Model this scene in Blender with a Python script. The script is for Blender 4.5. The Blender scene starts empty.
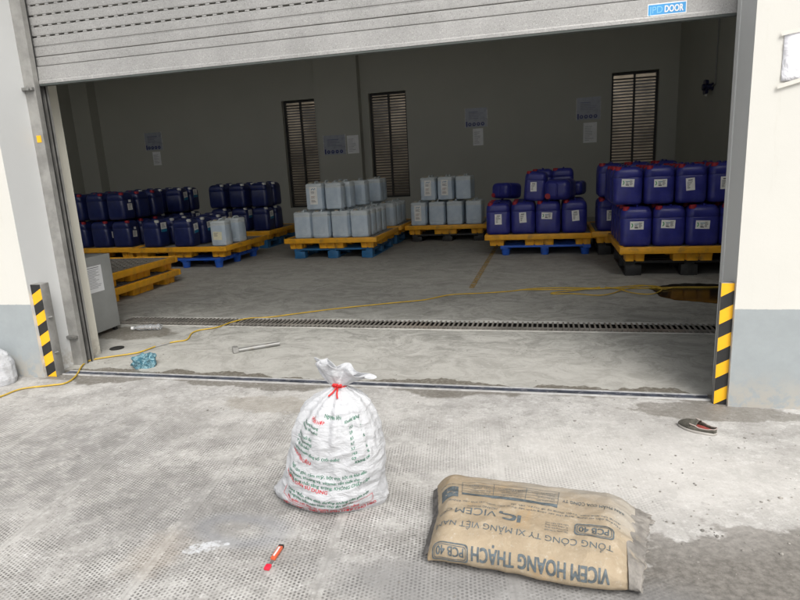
import bpy, bmesh, math, random
from math import sin, cos, pi, radians, sqrt, atan2
from mathutils import Vector, Matrix, noise
S = bpy.context.scene
C = S.collection
random.seed(7)

# ------------------------------------------------------------------ camera
F_PX, PITCH, ROLL, YAW, CAM_H = 595.0, radians(12.6), radians(3.0), radians(14.35), 1.3
fw = Vector((-sin(YAW)*cos(PITCH), cos(YAW)*cos(PITCH), -sin(PITCH)))
rt = Vector((cos(YAW), sin(YAW), 0.0))
dn = fw.cross(rt)
r2 = cos(ROLL)*rt + sin(ROLL)*dn
d2 = -sin(ROLL)*rt + cos(ROLL)*dn
cam_d = bpy.data.cameras.new('camera'); cam = bpy.data.objects.new('camera', cam_d); C.objects.link(cam)
Mc = Matrix((r2, -d2, -fw)).transposed().to_4x4(); Mc.translation = Vector((0, 0, CAM_H))
cam.matrix_world = Mc
cam_d.sensor_width = 36.0; cam_d.lens = 36.0*F_PX/800.0
cam_d.clip_start = 0.05; cam_d.clip_end = 1500
S.camera = cam

# ------------------------------------------------------------------ sky, sun, exposure
SUN_EL, SUN_AZ = radians(50), radians(150)     # azimuth measured clockwise from +Y (into the building)
w = bpy.data.worlds.new('World'); S.world = w; w.use_nodes = True
nt = w.node_tree; nt.nodes.clear()
sky = nt.nodes.new('ShaderNodeTexSky'); sky.sky_type = 'NISHITA'; sky.sun_disc = False
sky.sun_elevation = SUN_EL; sky.sun_rotation = SUN_AZ
sky.dust_density = 5.0; sky.air_density = 1.0; sky.ozone_density = 1.0
hs = nt.nodes.new('ShaderNodeHueSaturation'); hs.inputs['Saturation'].default_value = 0.22
bg = nt.nodes.new('ShaderNodeBackground'); bg.inputs['Strength'].default_value = 0.13
wo = nt.nodes.new('ShaderNodeOutputWorld')
nt.links.new(sky.outputs[0], hs.inputs['Color']); nt.links.new(hs.outputs[0], bg.inputs['Color']); nt.links.new(bg.outputs[0], wo.inputs[0])
sd = bpy.data.lights.new('sun', 'SUN'); sd.energy = 1.15; sd.angle = radians(28); sd.color = (1, .965, .91)
sun = bpy.data.objects.new('sun', sd); C.objects.link(sun)
sv = Vector((sin(SUN_AZ)*cos(SUN_EL), cos(SUN_AZ)*cos(SUN_EL), sin(SUN_EL)))
sun.rotation_euler = sv.to_track_quat('Z', 'Y').to_euler()
S.view_settings.view_transform = 'Standard'; S.view_settings.look = 'None'
S.view_settings.gamma = 1; S.view_settings.use_curve_mapping = False
S.view_settings.exposure = 0.62
S.render.engine = 'CYCLES'
S.cycles.max_bounces = 10; S.cycles.diffuse_bounces = 6; S.cycles.use_denoising = True
S.cycles.sample_clamp_indirect = 6

# ------------------------------------------------------------------ helpers
def ray(x, y):
    return r2*(x-400) + d2*(y-300) + fw*F_PX
def at(x, y, z=0.0):
    "ground (or height z) point seen at photo pixel x, y"
    d = ray(x, y); t = (z-CAM_H)/d.z
    return Vector((d.x*t, d.y*t, z))

def tag(o, label=None, cat=None, group=None, kind=None):
    if label: o['label'] = label
    if cat: o['category'] = cat
    if group: o['group'] = group
    if kind: o['kind'] = kind
    return o
def smooth_by_angle(me, ang=35):
    bm = bmesh.new(); bm.from_mesh(me)
    a = radians(ang)
    for f in bm.faces: f.smooth = True
    for e in bm.edges:
        if len(e.link_faces) == 2:
            e.smooth = e.calc_face_angle(0) < a
        else: e.smooth = True
    bm.to_mesh(me); bm.free()
def empty(name, loc=(0, 0, 0), rz=0, label=None, cat=None, group=None):
    o = bpy.data.objects.new(name, None); C.objects.link(o)
    o.empty_display_size = .1
    o.location = loc; o.rotation_euler = (0, 0, rz)
    return tag(o, label, cat, group)
def mesh_obj(name, me, parent=None):
    o = bpy.data.objects.new(name, me); C.objects.link(o)
    if parent: o.parent = parent
    return o
def children(o): return [c for c in bpy.data.objects if c.parent == o]
KIDS = {}
def copy_tree(o, parent=None, kids=None):
    c = o.copy(); C.objects.link(c)
    if parent is not None: c.parent = parent
    for ch in KIDS.setdefault(o.name, children(o)): copy_tree(ch, c)
    return c

class MB:
    "collects geometry for ONE mesh object"
    def __init__(s): s.bm = bmesh.new(); s.mi = 0
    def face(s, pts, mi=None):
        vs = [s.bm.verts.new(p) for p in pts]
        f = s.bm.faces.new(vs); f.material_index = s.mi if mi is None else mi; return f
    def box(s, a, b, M=None, mi=None, bev=0):
        x0, y0, z0 = a; x1, y1, z1 = b
        v = [Vector(p) for p in ((x0,y0,z0),(x1,y0,z0),(x1,y1,z0),(x0,y1,z0),(x0,y0,z1),(x1,y0,z1),(x1,y1,z1),(x0,y1,z1))]
        if M: v = [M @ p for p in v]
        vs = [s.bm.verts.new(p) for p in v]; fs = []
        for q in ((3,2,1,0),(4,5,6,7),(0,1,5,4),(1,2,6,5),(2,3,7,6),(3,0,4,7)):
            f = s.bm.faces.new([vs[i] for i in q]); f.material_index = s.mi if mi is None else mi; fs.append(f)
        if bev:
            es = list({e for f in fs for e in f.edges})
            r = bmesh.ops.bevel(s.bm, geom=es, offset=bev, segments=2, affect='EDGES', profile=.5)
            for f in r['faces']: f.material_index = s.mi if mi is None else mi
        return s
    def loft(s, rings, close_bot=True, close_top=True, mi=None, cyclic=True):
        R = [[s.bm.verts.new(p) for p in r] for r in rings]; n = len(R[0])
        m = s.mi if mi is None else mi
        for a, b in zip(R, R[1:]):
            for i in range(n if cyclic else n-1):
                j = (i+1) % n
                f = s.bm.faces.new((a[i], a[j], b[j], b[i])); f.material_index = m
        if close_bot: s.bm.faces.new(list(reversed(R[0]))).material_index = m
        if close_top: s.bm.faces.new(R[-1]).material_index = m
        return R
    def tube(s, pts, r, n=8, mi=None, caps=True):
        pts = [Vector(p) for p in pts]; rings = []
        prev = None
        for i, p in enumerate(pts):
            t = (pts[min(i+1, len(pts)-1)] - pts[max(i-1, 0)]).normalized()
            up = Vector((0, 0, 1)) if abs(t.z) < .9 else Vector((1, 0, 0))
            if prev is not None:
                u = prev - t*prev.dot(t)
                if u.length > 1e-4: up = u
            u = (up - t*up.dot(t)).normalized(); v = t.cross(u); prev = u
            rr = r[i] if isinstance(r, (list, tuple)) else r
            rings.append([p + (u*cos(2*pi*k/n) + v*sin(2*pi*k/n))*rr for k in range(n)])
        s.loft(rings, caps, caps, mi); return s
    def cyl(s, c, r, h, n=20, axis='Z', r2_=None, mi=None):
        c = Vector(c); r2_ = r if r2_ is None else r2_
        ax = {'Z': (Vector((1,0,0)), Vector((0,1,0)), Vector((0,0,1))), 'Y': (Vector((0,0,1)), Vector((1,0,0)), Vector((0,1,0))), 'X': (Vector((0,1,0)), Vector((0,0,1)), Vector((1,0,0)))}[axis]
        rg = [[c + ax[2]*t + (ax[0]*cos(2*pi*k/n)+ax[1]*sin(2*pi*k/n))*q for k in range(n)] for t, q in ((0, r), (h, r2_))]
        s.loft(rg, mi=mi); return s
    def build(s, name, mats, parent=None, smooth=None, M=None):
        if not isinstance(mats, (list, tuple)): mats = [mats]
        if M: bmesh.ops.transform(s.bm, matrix=M, verts=s.bm.verts)
        bmesh.ops.recalc_face_normals(s.bm, faces=s.bm.faces)
        me = bpy.data.meshes.new(name)
        if smooth is not None:
            a = radians(smooth)
            for f in s.bm.faces: f.smooth = True
            for e in s.bm.edges: e.smooth = (len(e.link_faces) != 2) or e.calc_face_angle(0) < a
        s.bm.to_mesh(me); s.bm.free()
        for m in mats: me.materials.append(m)
        return mesh_obj(name, me, parent)
def rrect(wd, d, r, z, n=4, cx=0, cy=0):
    out = []
    for qx, qy, a0 in ((1,1,0),(-1,1,90),(-1,-1,180),(1,-1,270)):
        for k in range(n+1):
            a = radians(a0 + 90*k/n)
            out.append(Vector((cx+qx*(wd/2-r)+r*cos(a), cy+qy*(d/2-r)+r*sin(a), z)))
    return out

_tc = {}
def text_geo(body, size=1.0, bold=0.0, align='LEFT', sx=1.0):
    "filled outline of a line of writing as vertices and faces in its own flat plane"
    k = (body, bold, align)
    if k not in _tc:
        c = bpy.data.curves.new('t', 'FONT'); c.body = body; c.size = 1; c.align_x = align; c.resolution_u = 3
        o = bpy.data.objects.new('t', c); C.objects.link(o)
        dg = bpy.context.evaluated_depsgraph_get(); me = o.evaluated_get(dg).to_mesh()
        _tc[k] = ([v.co.copy() for v in me.vertices], [list(p.vertices) for p in me.polygons])
        o.evaluated_get(dg).to_mesh_clear()
        bpy.data.objects.remove(o); bpy.data.curves.remove(c)
    vs, fs = _tc[k]
    if bold <= .005: return [(v.x*size*sx, v.y*size, 0) for v in vs], fs
    V = []; Fs = []
    for q, (ox, oy) in enumerate(((-1, -.6), (1, -.6), (-1, .6), (1, .6), (0, 0))):
        n0 = len(V); V += [((v.x+ox*bold)*size*sx, (v.y+oy*bold)*size, q*.00012) for v in vs]; Fs += [[i+n0 for i in f] for f in fs]
    return V, Fs
def put(mb, geo, fn, mi=None, lim=0):
    "map flat writing through fn(x, y) -> 3-D point"
    vs, fs = geo
    if lim:      # refine so that the letters follow the curved surface
        tb = bmesh.new(); tv = [tb.verts.new((x, y, h)) for x, y, h in vs]
        for f in fs:
            if len(set(f)) >= 3:
                try: tb.faces.new([tv[i] for i in f])
                except ValueError: pass
        for _ in range(6):
            es = [e for e in tb.edges if (e.verts[0].co-e.verts[1].co).length > lim]
            if not es: break
            bmesh.ops.subdivide_edges(tb, edges=es, cuts=1)
            bmesh.ops.triangulate(tb, faces=[f for f in tb.faces if len(f.verts) > 3])
        tb.verts.index_update(); vs = [tuple(v.co) for v in tb.verts]; fs = [[v.index for v in f.verts] for f in tb.faces]; tb.free()
    V = [mb.bm.verts.new(fn(x, y, h)) for x, y, h in vs]
    for f in fs:
        if len(set(f)) >= 3:
            try: mb.bm.faces.new([V[i] for i in f]).material_index = mb.mi if mi is None else mi
            except ValueError: pass
def strip_quad(mb, x0, y0, x1, y1, fn, nx=8, ny=1, mi=None):
    g = [[mb.bm.verts.new(fn(x0+(x1-x0)*i/nx, y0+(y1-y0)*j/ny)) for i in range(nx+1)] for j in range(ny+1)]
    for j in range(ny):
        for i in range(nx):
            mb.bm.faces.new((g[j][i], g[j][i+1], g[j+1][i+1], g[j+1][i])).material_index = mb.mi if mi is None else mi
def round_frame(mb, x0, y0, x1, y1, r, t, fn, mi=None):
    "outline of a rounded rectangle of line width t"
    def loop(e):
        o = []
        for qx, qy, a0 in ((x1-r, y1-r, 0), (x0+r, y1-r, 90), (x0+r, y0+r, 180), (x1-r, y0+r, 270)):
            for k in range(5):
                a = radians(a0+22.5*k); o.append((qx+(r-e)*cos(a), qy+(r-e)*sin(a)))
        o2 = []
        for a, b in zip(o, o[1:]+o[:1]):
            m = max(1, int(math.hypot(b[0]-a[0], b[1]-a[1])/.005))
            for q in range(m): o2.append((a[0]+(b[0]-a[0])*q/m, a[1]+(b[1]-a[1])*q/m))
        return o2
    A = loop(0)
    cx, cy = (x0+x1)/2, (y0+y1)/2
    B = [(p[0] + (-t if p[0] > cx else t)*min(1, abs(p[0]-cx)/((x1-x0)/2-r+1e-9)) if abs(abs(p[0]-cx)-(x1-x0)/2) < r else p[0],
          p[1] + (-t if p[1] > cy else t) if abs(abs(p[1]-cy)-(y1-y0)/2) < r else p[1]) for p in A]
    va = [mb.bm.verts.new(fn(*p)) for p in A]; vb = [mb.bm.verts.new(fn(*p)) for p in B]
    n = len(A)
    for i in range(n):
        j = (i+1) % n
        mb.bm.faces.new((va[i], va[j], vb[j], vb[i])).material_index = mb.mi if mi is None else mi

# ------------------------------------------------------------------ material helpers
class NT:
    def __init__(s, name, rough=.7, metal=0, spec=.5):
        s.m = bpy.data.materials.new(name); s.m.use_nodes = True
        s.t = s.m.node_tree; s.b = s.t.nodes['Principled BSDF']
        s.b.inputs['Roughness'].default_value = rough; s.b.inputs['Metallic'].default_value = metal
        s.b.inputs['Specular IOR Level'].default_value = spec
        s._co = None
    def n(s, typ, ins=None, **kw):
        nd = s.t.nodes.new('ShaderNode'+typ)
        for k, v in kw.items(): setattr(nd, k, v)
        for k, v in (ins or {}).items(): s.set(nd.inputs[k], v)
        return nd
    def set(s, sock, v):
        if isinstance(v, bpy.types.NodeSocket): s.t.links.new(v, sock)
        elif hasattr(v, 'bl_idname') and hasattr(v, 'outputs'): s.t.links.new(v.outputs[0], sock)
        else: sock.default_value = v
    def pos(s, obj=False):
        if obj: return s.n('TexCoord').outputs['Object']
        if s._co is None: s._co = s.n('NewGeometry').outputs['Position']
        return s._co
    def noise(s, scale, detail=4, rough=.55, vec=None, dist=0):
        nd = s.n('TexNoise', {'Vector': vec if vec is not None else s.pos(), 'Scale': scale, 'Detail': detail, 'Roughness': rough, 'Distortion': dist})
        return nd.outputs[0]
    def math(s, op, a, b=None, c=None, clamp=False):
        nd = s.n('Math', operation=op, use_clamp=clamp)
        s.set(nd.inputs[0], a)
        if b is not None: s.set(nd.inputs[1], b)
        if c is not None: s.set(nd.inputs[2], c)
        return nd.outputs[0]
    def vmath(s, op, a, b=None):
        nd = s.n('VectorMath', operation=op); s.set(nd.inputs[0], a)
        if b is not None: s.set(nd.inputs[1], b)
        return nd
    def ramp(s, v, lo, hi, a=0.0, b=1.0):
        nd = s.n('MapRange', {0: v, 1: lo, 2: hi, 3: a, 4: b}, clamp=True, interpolation_type='SMOOTHSTEP'); return nd.outputs[0]
    def mix(s, f, a, b):
        nd = s.n('Mix', data_type='RGBA'); s.set(nd.inputs[0], f)
        for k, v in ((6, a), (7, b)):
            if isinstance(v, tuple) and len(v) == 3: v = v+(1,)
            s.set(nd.inputs[k], v)
        return nd.outputs[2]
    def color(s, v):
        if isinstance(v, tuple) and len(v) == 3: v = v+(1,)
        s.set(s.b.inputs['Base Color'], v); return s
    def bump(s, h, strength=.3, dist=.01):
        nd = s.n('Bump', {'Height': h, 'Strength': strength, 'Distance': dist}); s.t.links.new(nd.outputs[0], s.b.inputs['Normal']); return s
    def rough(s, v): s.set(s.b.inputs['Roughness'], v); return s

def simple(name, col, rough=.6, metal=0, var=.12, scale=9, bump=0, spec=.5, obj=True, dirt=None, dirt_amt=.3, dscale=6):
    q = NT(name, rough, metal, spec); v = q.pos(obj)
    nz = q.noise(scale, 5, .6, v)
    a = tuple(c*(1-var) for c in col); b = tuple(min(1, c*(1+var)) for c in col)
    cc = q.mix(q.ramp(nz, .3, .7), a, b)
    if dirt:
        d = q.noise(dscale, 6, .7, v)
        cc = q.mix(q.ramp(d, .5, .75, 0, dirt_amt), cc, dirt)
    q.color(cc)
    q.rough(q.ramp(nz, .2, .8, max(.02, rough-.08), min(1, rough+.1)))
    if bump: q.bump(q.noise(scale*14, 3, .6, v), bump, .004)
    return q.m

M = {}
M['blue_plastic'] = simple('blue_plastic', (.026, .030, .225), .34, var=.15, dirt=(.12, .13, .20), dirt_amt=.32, bump=.08)
M['navy_plastic'] = simple('navy_plastic', (.013, .021, .098), .35, var=.2, dirt=(.06, .07, .10), dirt_amt=.25, bump=.08)
M['red_plastic'] = simple('red_plastic', (.34, .018, .032), .5)
M['white_plastic'] = simple('white_plastic', (.62, .62, .58), .5)
M['label_white'] = simple('label_white', (.86, .86, .83), .55, var=.05)
M['label_cream'] = simple('label_cream', (.82, .80, .60), .55, var=.05)
M['print_dark'] = simple('print_dark', (.05, .05, .06), .6)
M['print_brown'] = simple('print_brown', (.30, .13, .07), .6)
M['print_green'] = simple('print_green', (.10, .38, .14), .6)
M['print_teal'] = simple('print_teal', (.02, .20, .36), .5)
M['yellow_plastic'] = simple('yellow_plastic', (.80, .385, .018), .45, var=.10, dirt=(.24, .15, .05), dirt_amt=.75, bump=.05)
M['grate_grey'] = simple('grate_grey', (.20, .20, .19), .6, var=.2, dirt=(.26, .25, .22), dirt_amt=.5)
M['pallet_blue'] = simple('pallet_blue', (.015, .10, .52), .45, dirt=(.10, .15, .25), dirt_amt=.4)
M['pallet_teal'] = simple('pallet_teal', (.02, .13, .30), .5, dirt=(.12, .16, .2), dirt_amt=.4)
M['pallet_black'] = simple('pallet_black', (.018, .018, .018), .55, dirt=(.08, .08, .07), dirt_amt=.4)
M['steel_dark'] = simple('steel_dark', (.31, .305, .29), .5, .35, var=.2, dirt=(.34, .33, .30), dirt_amt=.5, dscale=20)
M['steel'] = simple('steel', (.26, .26, .25), .5, .6, var=.15, dirt=(.2, .17, .13), dirt_amt=.5, dscale=14)
M['chrome'] = simple('chrome', (.6, .6, .6), .25, .9, var=.2)
M['black'] = simple('black_paint', (.018, .018, .018), .45, dirt=(.10, .10, .09), dirt_amt=.3)
M['hazard_yellow'] = simple('hazard_yellow', (.85, .45, .01), .4, var=.05, dirt=(.35, .25, .1), dirt_amt=.3)
M['cabinet'] = simple('cabinet_grey', (.36, .37, .36), .45, var=.06)
M['paper'] = simple('paper', (.84, .85, .86), .5, var=.06, scale=4)
M['louvre'] = simple('louvre_metal', (.10, .09, .075), .45, .2, var=.1)
M['window_frame'] = simple('window_frame', (.03, .03, .028), .5)
M['poster'] = simple('poster', (.34, .36, .42), .3, var=.08)
M['poster_blue'] = simple('poster_blue', (.02, .03, .16), .4)
M['shutter_blue'] = simple('sign_blue', (.06, .33, .68), .4, var=.05)
M['white_paint'] = simple('white_paint', (.8, .8, .8), .5, var=.03)
M['tape'] = simple('tape', (.6, .6, .6), .25, var=.2, scale=30)
M['kraft_print'] = simple('kraft_print', (.095, .115, .125), .75, var=.35, scale=60)
M['green_print'] = simple('green_print', (.03, .17, .10), .7, var=.4, scale=70)
M['red_print'] = simple('red_print', (.55, .03, .04), .7, var=.35, scale=70)
M['string'] = simple('red_string', (.70, .03, .03), .6)
M['cable_yellow'] = simple('cable_yellow', (.50, .33, .035), .5, var=.15, dirt=(.3, .25, .12), dirt_amt=.5)

def hdpe():
    q = NT('clouded_plastic', .42)
    v = q.pos(True); nz = q.noise(7, 4, .6, v)
    zo = q.n('SeparateXYZ', {0: v}).outputs[2]
    cc = q.mix(q.ramp(nz, .3, .7), (.50, .60, .70), (.62, .71, .79))
    cc = q.mix(q.ramp(zo, .322, .330, 0, .45), cc, (.74, .75, .70))
    q.color(cc)
    q.b.inputs['Subsurface Weight'].default_value = .15
    q.b.inputs['Subsurface Radius'].default_value = (.03, .03, .03)
    q.bump(q.noise(60, 3, .6, v), .08, .003)
    return q.m
M['hdpe'] = hdpe()

def wall_mat(name, col, stain=(.45, .42, .36), amt=.25, dado=None, dado_z=.52):
    q = NT(name, .75)
    p = q.pos()
    nz = q.noise(1.1, 6, .6); n2 = q.noise(9, 5, .7)
    c = q.mix(q.ramp(nz, .3, .75), tuple(x*.95 for x in col), col)
    if dado:
        z = q.n('SeparateXYZ', {0: p}).outputs[2]
        zz = q.math('ADD', z, q.math('MULTIPLY', q.math('SUBTRACT', q.noise(3, 2), .5), .006))
        f = q.ramp(q.math('ADD', zz, q.math('MULTIPLY', q.math('SUBTRACT', q.noise(30, 4), .5), .010)), dado_z-.002, dado_z+.002)
        vs = q.noise(3.0, 7, .75, q.vmath('MULTIPLY', p, (5, 5, .5)).outputs[0]); c = q.mix(q.ramp(vs, .54, .70, 0, .22), c, (.48, .45, .38))
        st = q.vmath('MULTIPLY', p, (9, 9, 1.2)).outputs[0]
        dd = q.mix(q.ramp(n2, .3, .8), tuple(x*.9 for x in dado), dado)
        # white scrape marks on the paint
        sc = q.noise(2.2, 6, .75, q.vmath('MULTIPLY', p, (6, 6, 1.6)).outputs[0], .6)
        dd = q.mix(q.ramp(sc, .66, .70, 0, .5), dd, (.62, .64, .64))
        c = q.mix(f, dd, c)
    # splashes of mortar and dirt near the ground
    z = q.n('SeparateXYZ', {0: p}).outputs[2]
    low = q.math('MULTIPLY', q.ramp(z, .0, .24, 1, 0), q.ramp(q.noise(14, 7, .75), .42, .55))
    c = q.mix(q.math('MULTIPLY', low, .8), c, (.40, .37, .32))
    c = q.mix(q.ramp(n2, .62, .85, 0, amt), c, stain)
    q.color(c); q.bump(q.noise(60, 5, .7), .12, .004)
    return q.m
M['facade'] = wall_mat('facade_paint', (.63, .62, .575), dado=(.33, .36, .37), stain=(.50, .47, .38), amt=.30)
M['reveal'] = wall_mat('reveal_paint', (.60, .61, .605), amt=.12)
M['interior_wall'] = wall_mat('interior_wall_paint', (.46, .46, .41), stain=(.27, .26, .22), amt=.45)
M['jamb'] = wall_mat('inner_jamb_paint', (.62, .60, .52), amt=.15)

# ------------------------------------------------------------------ ground and floor
def ground_mat():
    q = NT('concrete_ground', .85, spec=.3)
    p = q.pos(); xyz = q.n('SeparateXYZ', {0: p}); X, Y = xyz.outputs[0], xyz.outputs[1]
    big = q.noise(.9, 6, .6); mid = q.noise(4.5, 8, .68); fine = q.noise(38, 6, .7); micro = q.noise(160, 3, .7)
    def wob(sc, amp):   # signed wobble
        return q.math('MULTIPLY', q.math('SUBTRACT', q.noise(sc, 5, .65), .5), amp)
    def blob(cx, cy, rx, ry, amp=.6, soft=.25, sc=4, rot=0):
        dx = q.math('SUBTRACT', X, cx); dy = q.math('SUBTRACT', Y, cy)
        if rot:
            c, s_ = cos(rot), sin(rot)
            dx, dy = q.math('ADD', q.math('MULTIPLY', dx, c), q.math('MULTIPLY', dy, s_)), q.math('SUBTRACT', q.math('MULTIPLY', dy, c), q.math('MULTIPLY', dx, s_))
        dx = q.math('DIVIDE', dx, rx); dy = q.math('DIVIDE', dy, ry)
        d = q.math('SQRT', q.math('ADD', q.math('MULTIPLY', dx, dx), q.math('MULTIPLY', dy, dy)))
        d = q.math('ADD', d, wob(sc, amp))
        return q.ramp(d, 1-soft, 1+soft, 1, 0)
    # ---- apron: pale concrete rolled with a mesh pattern, filled with cement dust in places
    ap = q.mix(q.ramp(mid, .28, .72), (.29, .28, .265), (.48, .47, .45))
    ap = q.mix(q.ramp(big, .40, .62, 0, .45), ap, (.50, .485, .455))
    ap = q.mix(q.ramp(fine, .50, .72, 0, .6), ap, (.64, .635, .62))
    ap = q.mix(q.ramp(fine, .26, .44, .7, 0), ap, (.20, .19, .18))
    blot = q.noise(7.5, 9, .78)
    ap = q.mix(q.ramp(blot, .53, .57, 0, .38), ap, (.22, .215, .20))
    ap = q.mix(q.ramp(blot, .38, .43, .45, 0), ap, (.60, .595, .58))
    grit = q.noise(70, 7, .8); ap = q.mix(q.ramp(grit, .56, .62, 0, .55), ap, (.13, .125, .115)); ap = q.mix(q.ramp(grit, .36, .42, .5, 0), ap, (.66, .655, .64))
    crust = q.noise(2.1, 9, .72, q.vmath('ADD', p, (5, 2, 0)).outputs[0], .4)
    ap = q.mix(q.ramp(crust, .52, .56, 0, .30), ap, (.26, .25, .235))
    ang = radians(8)
    rx = q.math('ADD', q.math('MULTIPLY', X, cos(ang)), q.math('MULTIPLY', Y, sin(ang)))
    ry = q.math('SUBTRACT', q.math('MULTIPLY', Y, cos(ang)), q.math('MULTIPLY', X, sin(ang)))
    rx = q.math('ADD', rx, wob(2, .02)); ry = q.math('ADD', ry, wob(2.3, .02))
    PU, PV = .0135, .0150
    u = q.math('DIVIDE', rx, PU); v = q.math('DIVIDE', ry, PV)
    # brick-like stagger: half step on every other column
    col_i = q.math('FLOOR', u); st = q.math('MULTIPLY', q.math('MODULO', q.math('ABSOLUTE', col_i), 2.0), .5)
    fu = q.math('SUBTRACT', q.math('FRACT', u), .5); fv = q.math('SUBTRACT', q.math('FRACT', q.math('ADD', v, st)), .5)
    dd = q.math('SQRT', q.math('ADD', q.math('MULTIPLY', q.math('MULTIPLY', fu, fu), 1.1), q.math('MULTIPLY', fv, fv)))
    dot = q.ramp(dd, .24, .38, 1, 0)
    # plain trowelled lanes between roller passes
    lane = q.math('ABSOLUTE', q.math('SUBTRACT', q.math('FRACT', q.math('DIVIDE', q.math('ADD', rx, .18), .62)), .5))
    lanem = q.ramp(lane, .02, .035, 0, 1)
    keep = q.math('MULTIPLY', q.math('MULTIPLY', lanem, q.ramp(q.noise(3.2, 8, .78), .40, .52)), q.ramp(q.math('ADD', X, wob(1.5, 1.0)), .0, .55, 1, .12))
    near = q.ramp(Y, 2.3, 3.1, 1, 0)
    dotm = q.math('MULTIPLY', q.math('MULTIPLY', dot, keep), near)
    lanedark = q.math('MULTIPLY', q.ramp(lane, .0, .012, .35, 0), near)
    ap = q.mix(lanedark, ap, (.24, .23, .22))
    ap = q.mix(q.math('MULTIPLY', dotm, q.ramp(q.noise(11, 5, .7), .3, .65, .25, .95)), ap, (.10, .095, .09))
    # stains with shapes of their own
    d1 = q.math('MULTIPLY', q.math('MAXIMUM', blob(-2.35, 2.15, .42, .50, 1.1, .5, 3), blob(-1.45, 1.9, .55, .28, 1.2, .5, 3)), .55)
    ap = q.mix(q.math('MULTIPLY', d1, q.ramp(q.noise(12, 8, .8), .42, .56, .25, 1.0)), ap, (.19, .185, .18))
    ring = blob(-1.12, 1.78, .20, .10, .8, .3, 6); ring2 = blob(-1.12, 1.78, .11, .05, .6, .5, 6)
    ap = q.mix(q.math('MULTIPLY', q.math('SUBTRACT', ring, ring2, clamp=True), .5), ap, (.23, .24, .26))
    ap = q.mix(q.math('MULTIPLY', blob(-1.20, 1.66, .08, .03, 1.6, .10, 22, .5), q.ramp(fine, .40, .55, .0, .7)), ap, (.62, .64, .67))
    ap = q.mix(q.math('MULTIPLY', blob(-1.35, 1.6, .09, .13, 1.6, .5, 12), .16), ap, (.50, .40, .29))
    ap = q.mix(q.math('MULTIPLY', blob(-1.55, 2.95, .34, .12, 1.6, .2, 9), .4), ap, (.25, .22, .17))
    # damp sandy mortar beside the cement sack
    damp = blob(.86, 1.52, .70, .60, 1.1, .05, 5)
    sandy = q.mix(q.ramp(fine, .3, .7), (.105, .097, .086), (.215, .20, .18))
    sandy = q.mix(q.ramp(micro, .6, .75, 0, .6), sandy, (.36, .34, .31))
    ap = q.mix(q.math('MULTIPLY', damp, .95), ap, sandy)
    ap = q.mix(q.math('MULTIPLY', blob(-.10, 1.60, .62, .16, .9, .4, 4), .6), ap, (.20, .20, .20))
    dust = blob(.25, 2.45, .7, .38, 1.2, .7, 2.5)
    ap = q.mix(q.math('MULTIPLY', dust, .5), ap, (.62, .60, .57))
    # ---- floor between threshold and inside: trowelled grey concrete
    sw = q.vmath('ADD', q.vmath('MULTIPLY', p, (1, 1.35, 1)).outputs[0], q.vmath('MULTIPLY', q.n('TexNoise', {'Vector': p, 'Scale': 1.3, 'Detail': 4}).outputs[1], (.8, .8, 0)).outputs[0])
    s1 = q.noise(5, 9, .72, sw.outputs[0], .8); s2 = q.noise(1.4, 5, .6, sw.outputs[0])
    fl = q.mix(q.ramp(s1, .34, .64), (.25, .248, .225), (.43, .425, .395))
    fl = q.mix(q.ramp(s2, .45, .75, 0, .45), fl, (.47, .465, .43))
    fl = q.mix(q.ramp(s1, .20, .36, .6, 0), fl, (.14, .135, .12))
    scr = q.noise(26, 7, .75, sw.outputs[0], .5)
    fl = q.mix(q.ramp(scr, .54, .62, 0, .35), fl, (.55, .545, .52))
    fl = q.mix(q.ramp(scr, .38, .45, .3, 0), fl, (.12, .115, .10))
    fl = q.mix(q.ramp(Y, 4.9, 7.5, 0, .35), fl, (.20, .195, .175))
    fl = q.mix(q.ramp(Y, 3.4, 4.4, .5, 0), fl, (.40, .39, .355))  # doorway light put into the colour: floor lighter just inside the rail
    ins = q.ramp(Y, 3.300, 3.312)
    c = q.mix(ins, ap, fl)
    # wet brown sludge line along the threshold rail, irregular on both sides
    dy = q.math('SUBTRACT', Y, 3.31)
    wl = q.noise(1.7, 5, .6, q.vmath('MULTIPLY', p, (1, .15, 1)).outputs[0])
    up = q.math('MULTIPLY', q.math('MAXIMUM', q.math('SUBTRACT', wl, .41), .0), .65)
    wet_in = q.math('MULTIPLY', q.math('LESS_THAN', q.math('SUBTRACT', dy, q.math('ADD', up, .03)), wob(16, .03)), q.math('GREATER_THAN', dy, 0))
    wl2 = q.noise(1.3, 5, .6, q.vmath('MULTIPLY', q.vmath('ADD', p, (7, 0, 0)).outputs[0], (1, .15, 1)).outputs[0])
    dn_ = q.math('MULTIPLY', q.math('MAXIMUM', q.math('SUBTRACT', wl2, .42), .0), .7)
    wet_out = q.math('MULTIPLY', q.ramp(q.math('ADD', q.math('ADD', dy, q.math('ADD', dn_, .05)), wob(14, .05)), -.012, .02), q.math('LESS_THAN', dy, 0))
    wx = q.math('MULTIPLY', q.ramp(X, -3.6, -3.3), q.ramp(X, .92, 1.1, 1, 0))
    wet = q.math('MULTIPLY', q.math('MAXIMUM', wet_in, q.math('MULTIPLY', wet_out, .85)), wx)
    muddy = blob(-3.55, 4.32, .42, .20, .9, .08, 6)
    near_r = blob(.80, 3.12, .40, .11, 1.3, .08, 8)
    wet = q.math('MAXIMUM', wet, q.math('MAXIMUM', q.math('MULTIPLY', muddy, .85), q.math('MULTIPLY', near_r, .7)))
    c = q.mix(q.math('MULTIPLY', wet, q.ramp(fine, .35, .55, .45, .85)), c, (.10, .086, .064))
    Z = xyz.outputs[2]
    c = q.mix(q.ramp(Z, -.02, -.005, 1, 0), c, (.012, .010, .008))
    # crumbs / pebbles stuck in the surface
    vor = q.n('TexVoronoi', {'Vector': p, 'Scale': 17}); 
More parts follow.
